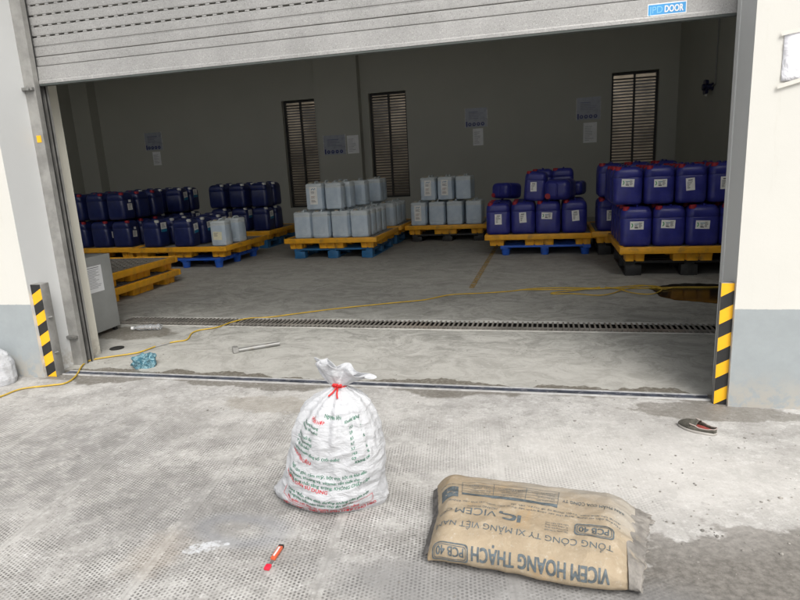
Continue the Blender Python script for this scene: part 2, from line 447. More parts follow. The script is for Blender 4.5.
    cr = q.math('MULTIPLY', q.math('LESS_THAN', vor.outputs[0], .085), q.math('GREATER_THAN', q.noise(3, 3), .54))
    c = q.mix(q.math('MULTIPLY', cr, .7), c, (.10, .095, .09))
    q.color(c)
    q.rough(q.math('SUBTRACT', q.ramp(s1, .2, .8, .62, .9), q.math('MULTIPLY', wet, .28)))
    h = q.math('ADD', q.math('MULTIPLY', mid, .5), q.math('MULTIPLY', fine, .55))
    h = q.math('ADD', h, q.math('MULTIPLY', micro, .16))
    h = q.math('SUBTRACT', h, q.math('MULTIPLY', dotm, .45))
    q.bump(h, .55, .006)
    return q.m
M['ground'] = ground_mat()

TY0, TY1, TX0, TX1 = 4.56, 4.86, -3.95, 1.6       # drain trench
g = MB()
XX = [-60, TX0, TX1, 60]; YY = [-60, TY0, TY1, 90]
for i in range(3):
    for j in range(3):
        if (i, j) == (1, 1): continue
        g.face([(XX[i], YY[j], 0), (XX[i+1], YY[j], 0), (XX[i+1], YY[j+1], 0), (XX[i], YY[j+1], 0)])
d = -.16
g.face([(TX0, TY0, d), (TX1, TY0, d), (TX1, TY1, d), (TX0, TY1, d)])
g.face([(TX0, TY0, 0), (TX1, TY0, 0), (TX1, TY0, d), (TX0, TY0, d)])
g.face([(TX0, TY1, 0), (TX1, TY1, 0), (TX1, TY1, d), (TX0, TY1, d)])
g.face([(TX0, TY0, 0), (TX0, TY1, 0), (TX0, TY1, d), (TX0, TY0, d)])
g.face([(TX1, TY0, 0), (TX1, TY1, 0), (TX1, TY1, d), (TX1, TY0, d)])
bmesh.ops.remove_doubles(g.bm, verts=g.bm.verts, dist=1e-5)
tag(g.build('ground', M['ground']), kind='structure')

# painted line on the inside floor
def worn(name, col):
    q = NT(name, .7); q.color(col)
    tr = q.n('BsdfTransparent'); mx = q.n('MixShader')
    f = q.ramp(q.noise(22, 6, .75), .40, .60)
    q.t.links.new(f, mx.inputs[0]); q.t.links.new(tr.outputs[0], mx.inputs[1]); q.t.links.new(q.b.outputs[0], mx.inputs[2])
    q.t.links.new(mx.outputs[0], q.t.nodes['Material Output'].inputs[0]); return q.m
M['worn_yellow'] = worn('worn_yellow_paint', (.40, .25, .05, 1))
g = MB(); g.face([(-.825, 6.2, .004), (-.765, 6.2, .004), (-.765, 13.8, .004), (-.825, 13.8, .004)])
tag(g.build('floor_marking', M['worn_yellow']), kind='structure')

# puddle
def water():
    q = NT('puddle_water', .12, spec=.35); q.color((.022, .020, .017))
    q.bump(q.noise(9, 3), .08, .01); return q.m
def outline(name, cx, cy, rx, ry, z, mat, n=90, amp=.28, seed=0, sc=1.5):
    mb = MB(); pts = []
    for k in range(n):
        a = 2*pi*k/n; r = 1+amp*noise.noise(Vector((cos(a)*sc+seed, sin(a)*sc, seed)))+amp*.3*noise.noise(Vector((cos(a)*6+seed, sin(a)*6, seed)))
        pts.append((cx+rx*r*cos(a), cy+ry*r*sin(a), z))
    mb.face(pts); return mb.build(name, mat)
tag(outline('puddle', 1.46, 6.0, .50, .44, .004, water(), seed=3.1), 'dark puddle reflecting the yellow pallet on the floor by the right jamb', 'puddle', kind='structure')

# ------------------------------------------------------------------ building
XL, XR = -3.39, .905                       # reveal planes of the doorway
WY0, WY1 = 3.2, 3.71
BY, LX, RX, CH = 13.9, -11.95, 2.58, 5.8   # back wall, left wall, right wall, ceiling
r = empty('front_wall', ((XL+XR)/2, WY0, 0), 0, 'cream painted front wall with blue-grey skirting band around the shutter opening', 'wall')
def part_box(name, boxes, mats, parent, bev=0, smooth=None):
    mb = MB(); off = parent.location
    for b in boxes:
        a_, b_ = b[0], b[1]; mi = b[2] if len(b) > 2 else 0
        mb.box(Vector(a_)-off, Vector(b_)-off, mi=mi, bev=bev)
    return mb.build(name, mats, parent, smooth)
def wall_panel(x0, x1, z0, z1, reveal_side):
    mb = MB(); off = r.location
    mb.box(Vector((x0, WY0, z0))-off, Vector((x1, 3.495 if x0 > 0 and z1 < 3.31 else WY1, z1))-off)
    if x0 > 0 and z1 < 3.31: mb.box(Vector((x0+.25, 3.4951, z0))-off, Vector((x1, WY1, z1))-off)
    o = mb.build('wall', [M['facade'], M['reveal'], M['interior_wall']], r)
    for f in o.data.polygons:
        nn = f.normal
        if abs(nn.x) > .5 and abs(reveal_side) == 1 and nn.x*reveal_side > 0: f.material_index = 1
        if nn.y > .5: f.material_index = 2
        if reveal_side == 0 and nn.z < -.5: f.material_index = 1
    return o
wall_panel(LX-.3, XL, -.02, 3.3, 1); wall_panel(XR, 9, -.02, 3.3, -1)
# unseen high openings, added above the shutter to bring daylight into the room
for a_, b_ in ((LX-.3, -11.6), (-8.9, -8.6), (-6.0, -5.7), (-3.1, -2.8), (-.2, .1), (2.5, 9)): wall_panel(a_, b_, 3.3005, 5.2, -1 if a_ > 1 else 2)
wall_panel(LX-.3, 9, 5.2005, 6.4, 2)
wall_panel(XL+.001, XR-.001, 3.0, 3.3, 0)
# cream inner jamb strip behind the guide
part_box('inner_jamb', [((XL-.01, 3.585, 0), (XL+.004, 3.745, 3.0))], M['jamb'], r)

# room shell
def shell(name, a, b, label, mats=None):
    mb = MB(); mb.box(a, b); o = mb.build(name, mats or M['interior_wall']); return tag(o, label, 'wall')
WINS = [(-6.24, -5.40, .44, 2.98), (-4.06, -3.17, .60, 2.99), (1.28, 2.21, .62, 2.99)]
def back_wall():
    mb = MB(); xs = [LX-.3]; 
    for a, b, z0, z1 in WINS: xs += [a, b]
    xs.append(RX+.3)
    for i in range(0, len(xs), 2): mb.box((xs[i], BY, 0), (xs[i+1], BY+.3, CH))
    for a, b, z0, z1 in WINS:
        mb.box((a, BY, 0), (b, BY+.3, z0)); mb.box((a, BY, z1), (b, BY+.3, CH))
    bmesh.ops.remove_doubles(mb.bm, verts=mb.bm.verts, dist=1e-5)
    fs = {}
    for f in mb.bm.faces: fs.setdefault(tuple(sorted(v.index if v.index >= 0 else id(v) for v in f.verts)), []).append(f)
    return mb
mb = back_wall()
mb.box((-5.28, BY-.22, 0), (-4.24, BY-.0005, CH)); mb.box((-12.0+.06, BY-.3, 0), (-11.4, BY-.0005, CH))
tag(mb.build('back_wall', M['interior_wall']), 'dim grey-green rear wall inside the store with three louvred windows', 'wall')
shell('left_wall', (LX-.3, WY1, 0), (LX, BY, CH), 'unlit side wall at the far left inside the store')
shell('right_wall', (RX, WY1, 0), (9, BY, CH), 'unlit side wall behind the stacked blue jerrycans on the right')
shell('ceiling', (LX-.3, WY1, CH), (RX+.3, BY+.3, CH+.2), 'flat ceiling over the dim store')
bpy.data.objects['ceiling']['category'] = 'ceiling'
tag(bpy.data.objects['ceiling'], kind='structure')

# neighbouring plastered wall seen through the louvres
mb = MB(); mb.box((-16, BY+2.2, 0), (16, BY+2.5, 4.4))
tag(mb.build('boundary_wall', simple('sand_plaster', (.37, .315, .24), .85, var=.6, scale=1.0)), 'sandy plaster wall glimpsed outside through the louvred windows', 'wall')

# louvred windows
wnames = ['louvred window left of the wall pier, its slats catching tan light', 'louvred window just right of the wall pier behind the silver jerrycans', 'louvred window above the stacked blue jerrycans on the right']
for (a, b, z0, z1), lb in zip(WINS, wnames):
    r = empty('louvred_window', ((a+b)/2, BY+.12, z0), 0, lb, 'window', 'louvred windows in the back wall')
    W, H_ = b-a, z1-z0; t = .045
    mb = MB()
    for q in (((-W/2, 0, 0), (-W/2+t, .06, H_)), ((W/2-t, 0, 0), (W/2, .06, H_)), ((-W/2+t, 0, 0), (W/2-t, .06, t)), ((-W/2+t, 0, H_-t), (W/2-t, .06, H_)), ((-.02, -.004, t), (.02, .064, H_-t))):
        mb.box(*q)
    mb.build('window_frame', M['window_frame'], r)
    for sgn in (-1, 1):
        mb = MB(); x0, x1 = (-W/2+t, -.02) if sgn < 0 else (.02, W/2-t)
        n = int((H_-2*t)/.062)
        for k in range(n):
            z = t+.03+k*.062
            Mx = Matrix.Translation((0, .03, z)) @ Matrix.Rotation(radians(28), 4, 'X')
            mb.box((x0, -.034, -.004), (x1, .034, .004), M=Mx)
        mb.build('louvre_slats', M['louvre'], r)

# ------------------------------------------------------------------ rolling shutter, guides, rail
DY = 3.535
def shutter_mat():
    q = NT('shutter_metal', .42, .25)
    v = q.pos(); z = q.vmath('MULTIPLY', v, (1, 1, 30)).outputs[0]
    nz = q.noise(3, 6, .7); sp = q.noise(70, 5, .8)
    c = q.mix(q.ramp(nz, .3, .7), (.30, .298, .288), (.37, .365, .355))
    c = q.mix(q.ramp(q.noise(150, 4, .8), .57, .64, 0, .65), c, (.60, .59, .57))
    c = q.mix(q.ramp(q.noise(120, 3, .7), .34, .48, .5, 0), c, (.17, .165, .155))
    # dried plaster splashes
    spl = q.noise(9, 8, .75); c = q.mix(q.ramp(spl, .66, .70, 0, .40), c, (.72, .71, .67))
    q.color(c); q.rough(q.ramp(sp, .3, .7, .35, .6))
    q.bump(q.math('ADD', q.noise(90, 4, .7), q.math('MULTIPLY', q.noise(2, 2, .5, z), .4)), .25, .003)
    return q.m
M['shutter'] = shutter_mat()
r = empty('rolling_shutter', ((XL+XR)/2, DY, 1.92), 0, 'half raised grey metal roller shutter with slotted slats and dried plaster specks', 'shutter')
off = r.location
x0, x1 = XL+.04, XR+.03
def slat(mb, za, zb):
    "one slat with a shallow two-fold profile"
    prof = [(0, za), (-.003, za+.003), (-.0042, (za+zb)/2-.007), (-.0036, (za+zb)/2), (-.0042, (za+zb)/2+.007), (-.003, zb-.003), (0, zb), (.010, zb), (.010, za)]
    rg = [[Vector((x, DY+y, z))-off for y, z in prof] for x in (x0, x1)]
    mb.loft(rg)
mb = MB()
zs = [2.158+.0635*k for k in range(15)]
slat(mb, 2.036, 2.092); slat(mb, 2.0955, 2.150)
for k, z in enumerate(zs[:-1]):
    slat(mb, z+.0005, z+.0550)
    # perforated hinge: little bridges between the slots
    x = x0 + (.03 if k % 2 else 0)
    while x < x1:
        mb.box(Vector((x, DY-.0028, z+.0551))-off, Vector((min(x1, x+.027), DY+.009, z+.0634))-off)
        x += .072
mb.box(Vector((x0, DY+.001, 2.151))-off, Vector((x1, DY+.01, 2.158))-off)
mb.build('slat_curtain', M['shutter'], r, smooth=25)
mb = MB()
prof = [(0, 2.034), (-.018, 2.030), (-.020, 1.945), (-.024, 1.938), (-.024, 1.922), (.02, 1.922), (.02, 2.034)]
mb.loft([[Vector((x, DY+y, z))-off for y, z in prof] for x in (x0, x1)])
mb.build('bottom_bar', M['shutter'], r)
mb = MB(); mb.box(Vector((x0, DY-.022, 1.910))-off, Vector((x1, DY+.015, 1.9215))-off)
mb.build('rubber_seal', simple('seal_rubber', (.06, .07, .065), .7), r)
# maker's sign
mb = MB()
pl = lambda x, y: Vector((.488+x, DY-.0215, 1.962+y))-off
q0 = lambda xa, ya, xb, yb, dy, mi: mb.box(Vector((.488+xa, DY-.0205-dy, 1.946+ya))-off, Vector((.488+xb, DY-.0200, 1.946+yb))-off, mi=mi)
q0(0, 0, .185, .058, .0010, 1); q0(.004, .005, .181, .053, .0016, 0)
fn = lambda ox, oy, dy=.0030: (lambda x, y, h=0: Vector((.488+ox+x, DY-.0200-dy-h, 1.946+oy+y))-off)
put(mb, text_geo('DOOR', .045, .03, sx=.66), fn(.080, .013), mi=1)
put(mb, text_geo('JPD', .047, .0, sx=.9), fn(.010, .012), mi=2)
mb.build('maker_sign', [M['shutter_blue'], M['white_paint'], simple('pale_blue_print', (.22, .55, .82), .5)], r)
r.location.z += .040

for sd_, lb in ((-1, 'grey steel shutter guide channel running up the left jamb'), (1, 'narrow steel shutter guide on the right jamb behind the striped guard')):
    xa, xb = (XL, XL+.085) if sd_ < 0 else (XR-.004, XR)
    r = empty('shutter_guide', ((xa+xb)/2, 3.52, 0), 0, lb, 'guide rail')
    part_box('channel', [((xa, 3.47, 0), (xb, 3.51, 3.0)), ((xa, 3.51, 0), (xa+.02, 3.575, 3.0)), ((xa, 3.560, 0), (xb, 3.58, 3.0))] if sd_ < 0 else [((xa, 3.44, 0), (xb, 3.495, 3.0))], M['steel_dark'] if sd_ < 0 else M['reveal'], r)
    if sd_ < 0:
        part_box('gasket', [((xb-.006, 3.5105, .0), (xb+.0015, 3.517, 3.0)), ((xb-.006, 3.553, 0), (xb+.0015, 3.5595, 3.0))], M['black'], r)
        for zz in (1.93, .22, ):
            mb = MB(); mb.box((xb-.10-r.location.x, -.075, zz-.012), (xb-.005-r.location.x, -.0505, zz+.008), bev=.002)
            mb.cyl((xb-.03-r.location.x, -.085, zz-.002), .012, .01, axis='Y')
            mb.build('bolt_latch', M['steel'], r)
        mb = MB(); mb.box((-.012, -.0535, 1.585), (.022, -.0502, 1.63))
        mb.build('sticker', M['hazard_yellow'], r)

# striped corner guards
def guard(x0, x1, y0, y1, h, label, flip):
    r = empty('corner_guard', (x0, y0, 0), 0, label, 'corner guard', 'striped steel guards at the door jambs')
    W, D = x1-x0, y1-y0
    mb = MB(); mb.box((0, 0, 0), (W, D, h), bev=.004); mb.build('post', M['steel_dark'], r, smooth=40)
    mb = MB(); n = 9; st = h/n
    # diagonal bands on the front face
    f = lambda x, z: Vector((x, -.0015, z))
    sl = W*.55
    zz = -st*2; k = 0
    while zz < h:
        a = [(0, zz), (W, zz+sl), (W, zz+sl+st), (0, zz+st)]
        poly = [(x, z) for x, z in a]
        # clip to 0..h
        def clip(poly, lim, keep_above):
            out = []
            for i in range(len(poly)):
                p, q = poly[i], poly[(i+1) % len(poly)]
                ip = (p[1] >= lim) if keep_above else (p[1] <= lim); iq = (q[1] >= lim) if keep_above else (q[1] <= lim)
                if ip: out.append(p)
                if ip != iq:
                    t = (lim-p[1])/(q[1]-p[1]); out.append((p[0]+(q[0]-p[0])*t, lim))
            return out
        poly = clip(poly, .002, True)
        if len(poly) > 2: poly = clip(poly, h-.002, False)
        if len(poly) > 2:
            mb.face([f(x+.0 if 0 else (x*.96+W*.02), z) for x, z in poly], mi=(k+flip) % 2)
        zz += st; k += 1
    mb.build('hazard_stripes', [M['black'], M['hazard_yellow']], r)
    return r
gr = guard(XL, XL+.082, 3.225, 3.298, .655, 'black and yellow striped guard post with bare steel side at the left jamb', 0)
for zz in (.42, .17):
    mb = MB(); mb.tube([(.083, .015, zz), (.10, .030, zz+.004), (.083, .045, zz)], .006, 6); mb.build('lug', M['steel'], gr)
guard(XR-.062, XR, 3.225, 3.262, .65, 'black and yellow striped guard post at the right jamb above the damp patch', 1)

# threshold rail
mb = MB(); xa, xb = XL+.085, XR-.065
mb.box((xa, 3.268, 0), (xb, 3.28, .007)); mb.box((xa, 3.335, 0), (xb, 3.347, .007)); mb.box((xa, 3.28, 0), (xb, 3.335, .0035), mi=1)
tag(mb.build('threshold_rail', [simple('rail_edge', (.55, .55, .54), .45, .3, var=.2, scale=20, dirt=(.2, .17, .13), dirt_amt=.5, dscale=10), simple('worn_rail', (.09, .10, .13), .4, .5, var=.4, scale=12, dirt=(.5, .5, .5), dirt_amt=.8, dscale=25)]), 'worn steel threshold rail set across the doorway floor', 'rail')

# drain grating
mb = MB()
mb.box((TX0, TY0, -.012), (TX1, TY0+.012, .006), mi=1); mb.box((TX0, TY1-.014, -.012), (TX1, TY1, .006), mi=1); mb.box((TX0, 4.660, -.018), (TX1, 4.668, .005))
x = TX0+.02
while x < TX1-.01:
    j = random.uniform(-.004, .004)
    mb.box((x+j*.5, TY0+.014, -.005), (x+j*.5+.013, TY1-.014, .003+random.uniform(-.001, .001))); x += .040
tag(mb.build('drain_grating', [simple('grating_steel', (.24, .225, .20), .65, .1, var=.3, scale=2.5, dirt=(.26, .17, .11), dirt_amt=.5, dscale=1.2), simple('frame_edge', (.46, .45, .42), .7, .1, var=.25, scale=5)]), 'long rusty steel grating over the drain just inside the doorway', 'drain')
# small round drain lid
p = at(117, 348.5)
mb = MB(); mb.cyl((0, 0, .001), .055, .005, 28); mb.cyl((0, 0, .005), .042, .003, 28)
o = mb.build('round_cover', M['pallet_black']); o.location = p; tag(o, 'small dark round lid in the floor near the grey cabinet', 'cover')

# ------------------------------------------------------------------ jerrycans
def blue_can(mat, capmat, name='jerrycan', W=.322, D=.25, H=.44):
    root = empty(name)
    mb = MB(); L = []
    for z, dw, r_ in ((0, .06, .045), (.008, .026, .06), (.026, .006, .066), (.055, 0, .066), (.300, 0, .066), (.306, .006, .066), (.312, 0, .066), (.352, .004, .066), (.385, .016, .066), (.408, .040, .066), (.424, .078, .06), (.431, .13, .04)):
        L.append(rrect(W-dw, D-dw, r_, z, 5))
    mb.loft(L)
    # raised front and back panels
    mb.build('body', mat, root, smooth=50)
    mb = MB()
    pts = []
    for k in range(13):
        t = k/12; y = -.075+.15*t; z = .422+.014*min(1, sin(pi*t)*2.2)
        pts.append((.012, y, z))
    mb.tube(pts, .0135, 8); mb.build('handle', mat, root, smooth=60)
    mb = MB(); mb.cyl((-W/2+.058, -D/2+.054, .395), .038, .026, 20); mb.cyl((-W/2+.058, -D/2+.054, .421), .034, .014, 20)
    mb.build('cap', capmat, root, smooth=50)
    return root
def square_can(H=.415, W=.285, D=.25):
    root = empty('jerrycan')
    mb = MB(); L = []
    for z, dw, r_ in ((0, .045, .05), (.010, .012, .06), (.03, 0, .062), (.060, 0, .062), (.064, .006, .062), (.070, .006, .062), (.074, 0, .062), (.340, 0, .062), (.345, .008, .062), (.352, .008, .062), (.357, 0, .062), (.378, .002, .062), (.394, .024, .055), (.400, .066, .04)):
        L.append(rrect(W-dw, D-dw, r_, z, 2))
    R = mb.loft(L)
    mb.bm.normal_update()
    big = [f for f in mb.bm.faces if f.calc_area() > .04]
    bmesh.ops.inset_individual(mb.bm, faces=big, thickness=.018, depth=0)
    big = [f for f in mb.bm.faces if f.calc_area() > .035 and abs(f.normal.z) < .3]
    bmesh.ops.inset_individual(mb.bm, faces=big, thickness=.006, depth=-.006)
    # embossed disc on the front
    mb.build('body', M['hdpe'], root, smooth=30)
    mb = MB()
    n = 24
    for a, b in ((.034, .030),):
        rg = [[Vector((q*cos(2*pi*k/n), -D/2+.0045-dy, .22+q*sin(2*pi*k/n))) for k in range(n)] for q, dy in ((a+.002, 0), (a, .003), (b, .003), (b-.002, 0))]
        mb.loft(rg, False, False)
    mb.build('embossed_ring', M['hdpe'], root, smooth=50)
    mb = MB(); pts = []
    for k in range(13):
        t = k/12; pts.append((.02, -.08+.16*t, .392+.03*min(1, sin(pi*t)*2.2)))
    mb.tube(pts, .013, 8); mb.build('handle', M['hdpe'], root, smooth=60)
    mb = MB(); mb.cyl((-.06, -.055, .385), .032, .032, 20); mb.build('cap', simple('tan_cap', (.42, .38, .30), .5), root, smooth=50)
    return root

def sticker(root, kind, W, D, side='front'):
    "paper label as a part with its print as a sub-part; kind fixes size and design"
    yf = -D/2-.0012
    if kind == 'land': w_, h_, cz, mat = .138, .088, .235, M['label_white']
    elif kind == 'port': w_, h_, cz, mat = .092, .138, .225, M['label_white']
    elif kind == 'tall': w_, h_, cz, mat = .125, .27, .235, M['label_white']
    elif kind == 'cream': w_, h_, cz, mat = .15, .13, .17, M['label_cream']
    elif kind == 'teal': w_, h_, cz, mat = .135, .15, .30, M['label_white']
    elif kind == 'twin': w_, h_, cz, mat = .105, .105, .22, M['label_white']
    jx = random.uniform(-.018, .018); jz = random.uniform(-.020, .020)
    T = Matrix.Translation((jx, yf, cz+jz)) @ Matrix.Rotation(radians(random.uniform(-5, 5)), 4, 'Y')
    if kind == 'tall': T = Matrix.Translation((0, yf+.0005, cz-.02))
    mb = MB(); mb.box((-w_/2, -.0008, -h_/2), (w_/2, .0008, h_/2), M=T)
    if kind == 'twin': mb.box((-.02, -.0008, h_/2+.02), (.035, .0008, h_/2+.06), M=T)
    o = mb.build('paper_label', mat, root)
    pr = MB()
    def bar(x, z, l, t, mi): pr.box((x, -.0018, z), (x+l, -.0009, z+t), M=T, mi=mi)
    if kind == 'land':
        # green crescent at the left, columns of fine print
        n = 10
        for k in range(n):
            a0 = -1.1+2.2*k/n; a1 = -1.1+2.2*(k+1)/n
            P = lambda a, rr: T @ Vector((-.064+rr*cos(a), -.0016, rr*sin(a)*1.1))
            pr.face([P(a0, .026), P(a1, .026), P(a1, .016), P(a0, .016)], mi=1)
        bar(-.025, .012, .045, .006, 2); bar(-.022, -.030, .035, .009, 0)
        for k in range(6): bar(-.022, .004-.006*k, random.uniform(.02, .036), .0024, 0)
        for k in range(8): bar(.020, .026-.0072*k, random.uniform(.02, .034), .0028, 0)
    elif kind == 'port':
        bar(-.022, .040, .045, .010, 0)
        for k in range(3): bar(-.032, .024-.010*k, random.uniform(.04, .062), .004, 0)
        bar(-.032, -.012, .030, .006, 0)
        for k in range(4): bar(-.032, -.024-.0075*k, random.uniform(.018, .030), .003, 0)
    elif kind == 'tall':
        for k in range(4):
            xx = -.03+.018*k; pr.box((xx, -.0018, .085+.01*(k % 2)), (xx+.010, -.0009, .103+.01*(k % 2)), M=T, mi=2)
        for k in range(12):
            if k in (3, 4, 8): continue
            bar(-.04, .06-.0145*k, random.uniform(.05, .08), .0045, 3 if k in (5, 6, 9) else 0)
    elif kind == 'cream':
        for k in range(5): bar(-.06, .045-.013*k, random.uniform(.05, .08), .004, 0)
    elif kind == 'teal':
        bar(-.0675, -.075, .135, .045, 2)
        for k in range(5): bar(-.045, .05-.014*k, random.uniform(.05, .09), .004, 0)
    else:
        for k in range(6): bar(-.042, .035-.014*k, random.uniform(.05, .08), .004, 0)
    pr.build('label_print', [M['print_dark'], M['print_green'], M['print_teal'], M['print_brown']], o)
    return o

PROTO = {}
_hid = (-100, 0, 0)
BW, BD = .322, .25
_vc = {}
def proto(kind, lab):
    v_ = _vc[(kind, lab)] = (_vc.get((kind, lab), -1)+1) % (4 if lab in ('land', 'port') else 2 if lab else 1)
    k = (kind, lab, v_)
    if k not in PROTO:
        if kind == 'blue': o = blue_can(M['blue_plastic'], M['red_plastic']); W_, D_ = BW, BD
        elif kind == 'navyred': o = blue_can(M['navy_plastic'], M['red_plastic'], W=.30, D=.335); W_, D_ = .30, .335
        elif kind == 'navy': o = blue_can(M['navy_plastic'], M['white_plastic'], W=.30, D=.335); W_, D_ = .30, .335
        else: o = square_can(); W_, D_ = .285, .25
        if lab: sticker(o, lab, W_, D_)
        PROTO[k] = [o, False]; KIDS.setdefault(o.name, children(o))
        for c in children(o): KIDS.setdefault(c.name, children(c))
    return PROTO[k]
def can(kind, lab, x, y, z, label, rz=0, rx=0, ry=0, jit=True, sc=1):
    e = proto(kind, lab)
    if e[1]: o = copy_tree(e[0])
    else: o = e[0]; e[1] = True
    if jit: rz += radians(random.uniform(-4, 4)); x += random.uniform(-.006, .006); y += random.uniform(-.016, .016)
    o.location = (x, y, z); o.rotation_euler = (rx, ry, rz); o.scale = (sc, sc, sc)
    g_ = {'blue': 'bright blue jerrycans with red caps', 'navyred': 'dark blue jerrycans with red caps', 'navy': 'dark blue jerrycans with pale caps', 'white': 'silver-grey square jerrycans'}[kind]
    tag(o, label, 'jerrycan', g_); return o

# ------------------------------------------------------------------ pallets
def spill_pallet(W, D, H=.16):
    root = empty('spill_pallet')
    mb = MB(); rim = .075
    # tray rim: outer wall and lip
    zb = H-rim
    mb.box((-W/2, -D/2, zb), (W/2, -D/2+.05, H), bev=.008); mb.box((-W/2, D/2-.05, zb), (W/2, D/2, H), bev=.008)
    mb.box((-W/2, -D/2+.05, zb), (-W/2+.05, D/2-.05, H), bev=.008); mb.box((W/2-.05, -D/2+.05, zb), (W/2, D/2-.05, H), bev=.008)
    mb.box((-W/2+.02, -D/2+.02, zb+.001), (W/2-.02, D/2-.02, zb+.02))
    mb.build('tray', M['yellow_plastic'], root, smooth=35)
    mb = MB(); z = H-.012; n = int((W-.1)/.085)
    for k in range(n+1):
        x = -W/2+.052+(W-.104)*k/n; mb.box((x-.007, -D/2+.052, z-.022), (x+.007, D/2-.052, z))
    m_ = int((D-.1)/.085)
    for k in range(m_+1):
        y = -D/2+.052+(D-.104)*k/m_; mb.box((-W/2+.052, y-.007, z-.021), (W/2-.052, y+.007, z+.001))
    mb.build('grating', M['grate_grey'], root)
    xs = [(-W/2+.06, .21), (-.20, .40), (W/2-.27, .21)]; ys = [(-D/2+.05, .22), (-.20, .40), (D/2-.27, .22)]
    for xa, wx in xs:
        for ya, dy_ in ys:
            mb = MB(); nseg = 3 if wx > .3 else 2; sw = wx/nseg
            ny_ = 3 if dy_ > .3 else 2; sh_ = dy_/ny_
            for k in range(nseg):
                for k2 in range(ny_):
                    a = xa+k*sw; b = ya+k2*sh_; ins = .006
                    rg = [rrect(sw-.006-2*ins, sh_-.006-2*ins, .013, 0, 2, a+sw/2, b+sh_/2), rrect(sw-.006, sh_-.006, .013, zb, 2, a+sw/2, b+sh_/2)]
                    mb.loft(rg)
            mb.box((xa+.02, ya+.02, .012), (xa+wx-.02, ya+dy_-.02, zb))
            mb.build('foot', M['yellow_plastic'], root, smooth=40)
    return root
def leg_pallet(W, D, H, mat, round_=True):
    root = empty('plastic_pallet')
    mb = MB()
    n = 9; t = .03
    for k in range(n):
        y = -D/2+(D-.09)*k/(n-1); mb.box((-W/2, y, H-t), (W/2, y+.09, H), bev=.004)
    for x in (-W/2, -.05, W/2-.10): mb.box((x, -D/2+.005, H-t-.018), (x+.10, D/2-.005, H-t+.001))
    if not round_:
        for x in (-W/2, -.05, W/2-.10): mb.box((x, -D/2+.003, 0), (x+.10, D/2-.003, .02))
    mb.build('deck', mat, root)
    for x in (-W/2+.07, 0, W/2-.07):
        for y in (-D/2+.07, 0, D/2-.07):
            mb = MB()
            if round_: mb.cyl((x, y, 0), .05, H-t-.016, 16, r2_=.064)
            else: xx = max(-W/2+.085, min(W/2-.085, x)); mb.box((xx-.083, y-.066, .003), (xx+.083, y+.066, H-t-.016), bev=.004)
            mb.build('foot', mat, root, smooth=40)
    return root

BASE = {}
def place_pallet(key, maker, x, y, z, label, group, rz=0):
    if key in BASE: o = copy_tree(BASE[key])
    else:
        o = maker(); BASE[key] = o; KIDS.setdefault(o.name, children(o))
    o.location = (x, y, z); o.rotation_euler = (0, 0, rz)
    tag(o, label, 'pallet', group); return o
GY = 'yellow spill pallets with grey gratings'; GP = 'plastic pallets under the yellow spill pallets'
sp = lambda W, D: (('sp', W, D), lambda: spill_pallet(W, D))
def SP(x, y, z, lb, W=1.48, D=1.36, rz=0): k, m = sp(W, D); return place_pallet(k, m, x, y, z, lb, GY, rz)
def LP(key, x, y, z, lb, H, mat, rd, W=1.2, D=1.2, rz=0):
    return place_pallet(('lp', key), lambda: leg_pallet(W, D, H, mat, rd), x, y, z, lb, GP, rz)
def LPo(key, x, y, z, lb): return place_pallet(('lp', key), None, x, y, z, lb, GP)

# P6 : far right stack
LP('b6', 1.47, 7.46, 0, 'black pallet carrying the rightmost yellow spill pallet beside the puddle', .17, M['pallet_black'], False, 1.3, 1.2)
SP(1.485, 7.43, .17, 'yellow spill pallet under the tall blue jerrycan stack at the right jamb')
z6 = .33-.012
nm = ['first', 'second', 'third', 'fourth']
row6 = ['front', 'second', 'third', 'fourth']
lab6 = ['land', 'land', 'land', 'land']
for j in range(4):
    for i in range(4):
        x = .925+.328*i; y = 6.98+.30*j
        lb = f'blue jerrycan, {nm[i]} from left, {row6[j]} row, bottom tier of the rightmost stack'
        can('blue', lab6[i] if j == 0 else ('land' if i == 0 else None), x, y, z6, lb)
labu = ['land', 'land', 'port', 'port']
for j in range(4):
    for i in range(4):
        if j and i > 2 and False: continue
        x = .825+.318*i+(.0 if i < 3 else .0); y = 7.0+.29*j
        lb = f'blue jerrycan, {nm[i]} from left, {row6[j]} row, top tier of the rightmost stack'
        can('blue', labu[i] if j == 0 else ('port' if i == 0 else None), x, y, z6+.455, lb, sc=.93)
# P6b behind
LPo('b6', 1.30, 9.0, 0, 'black pallet hidden behind the rightmost pallet stack')
SP(1.30, 8.95, .17, 'yellow spill pallet behind the rightmost stack of blue jerrycans')
for t in (0, 1):
    for j in range(2):
        for i in range(3):
            can('blue', 'port' if i == 0 else None, .80+.33*i, 8.5+.3*j, z6+.455*t, f'blue jerrycan, {nm[i]} from left, {row6[j]} {("lower", "upper")[t]} row behind the rightmost stack')

# P5 : centre-right, blue cans with the tilted and lying ones
LP('r5', -.05, 9.06, 0, 'bright blue nine-legged pallet under the centre-right stack', .14, M['pallet_blue'], True, 1.22, 1.2)
SP(-.125, 9.08, .14, 'yellow spill pallet on the bright blue pallet, holding tumbled blue jerrycans', W=1.50)
z5 = .30-.012
l5 = ['port', 'port', 'land', 'port']
for j in range(3):
    for i in range(4):
        can('blue', l5[i] if j == 0 else None, -.70+.348*i, 8.64+.30*j, z5, f'blue jerrycan, {nm[i]} from left, {row6[j]} row, below the tumbled ones', sc=1.04)
can('blue', 'port', -.19, 8.70, z5+.452, 'blue jerrycan leaning sideways on top of the centre-right pile', rz=radians(-8), ry=radians(5), jit=False, sc=.93)
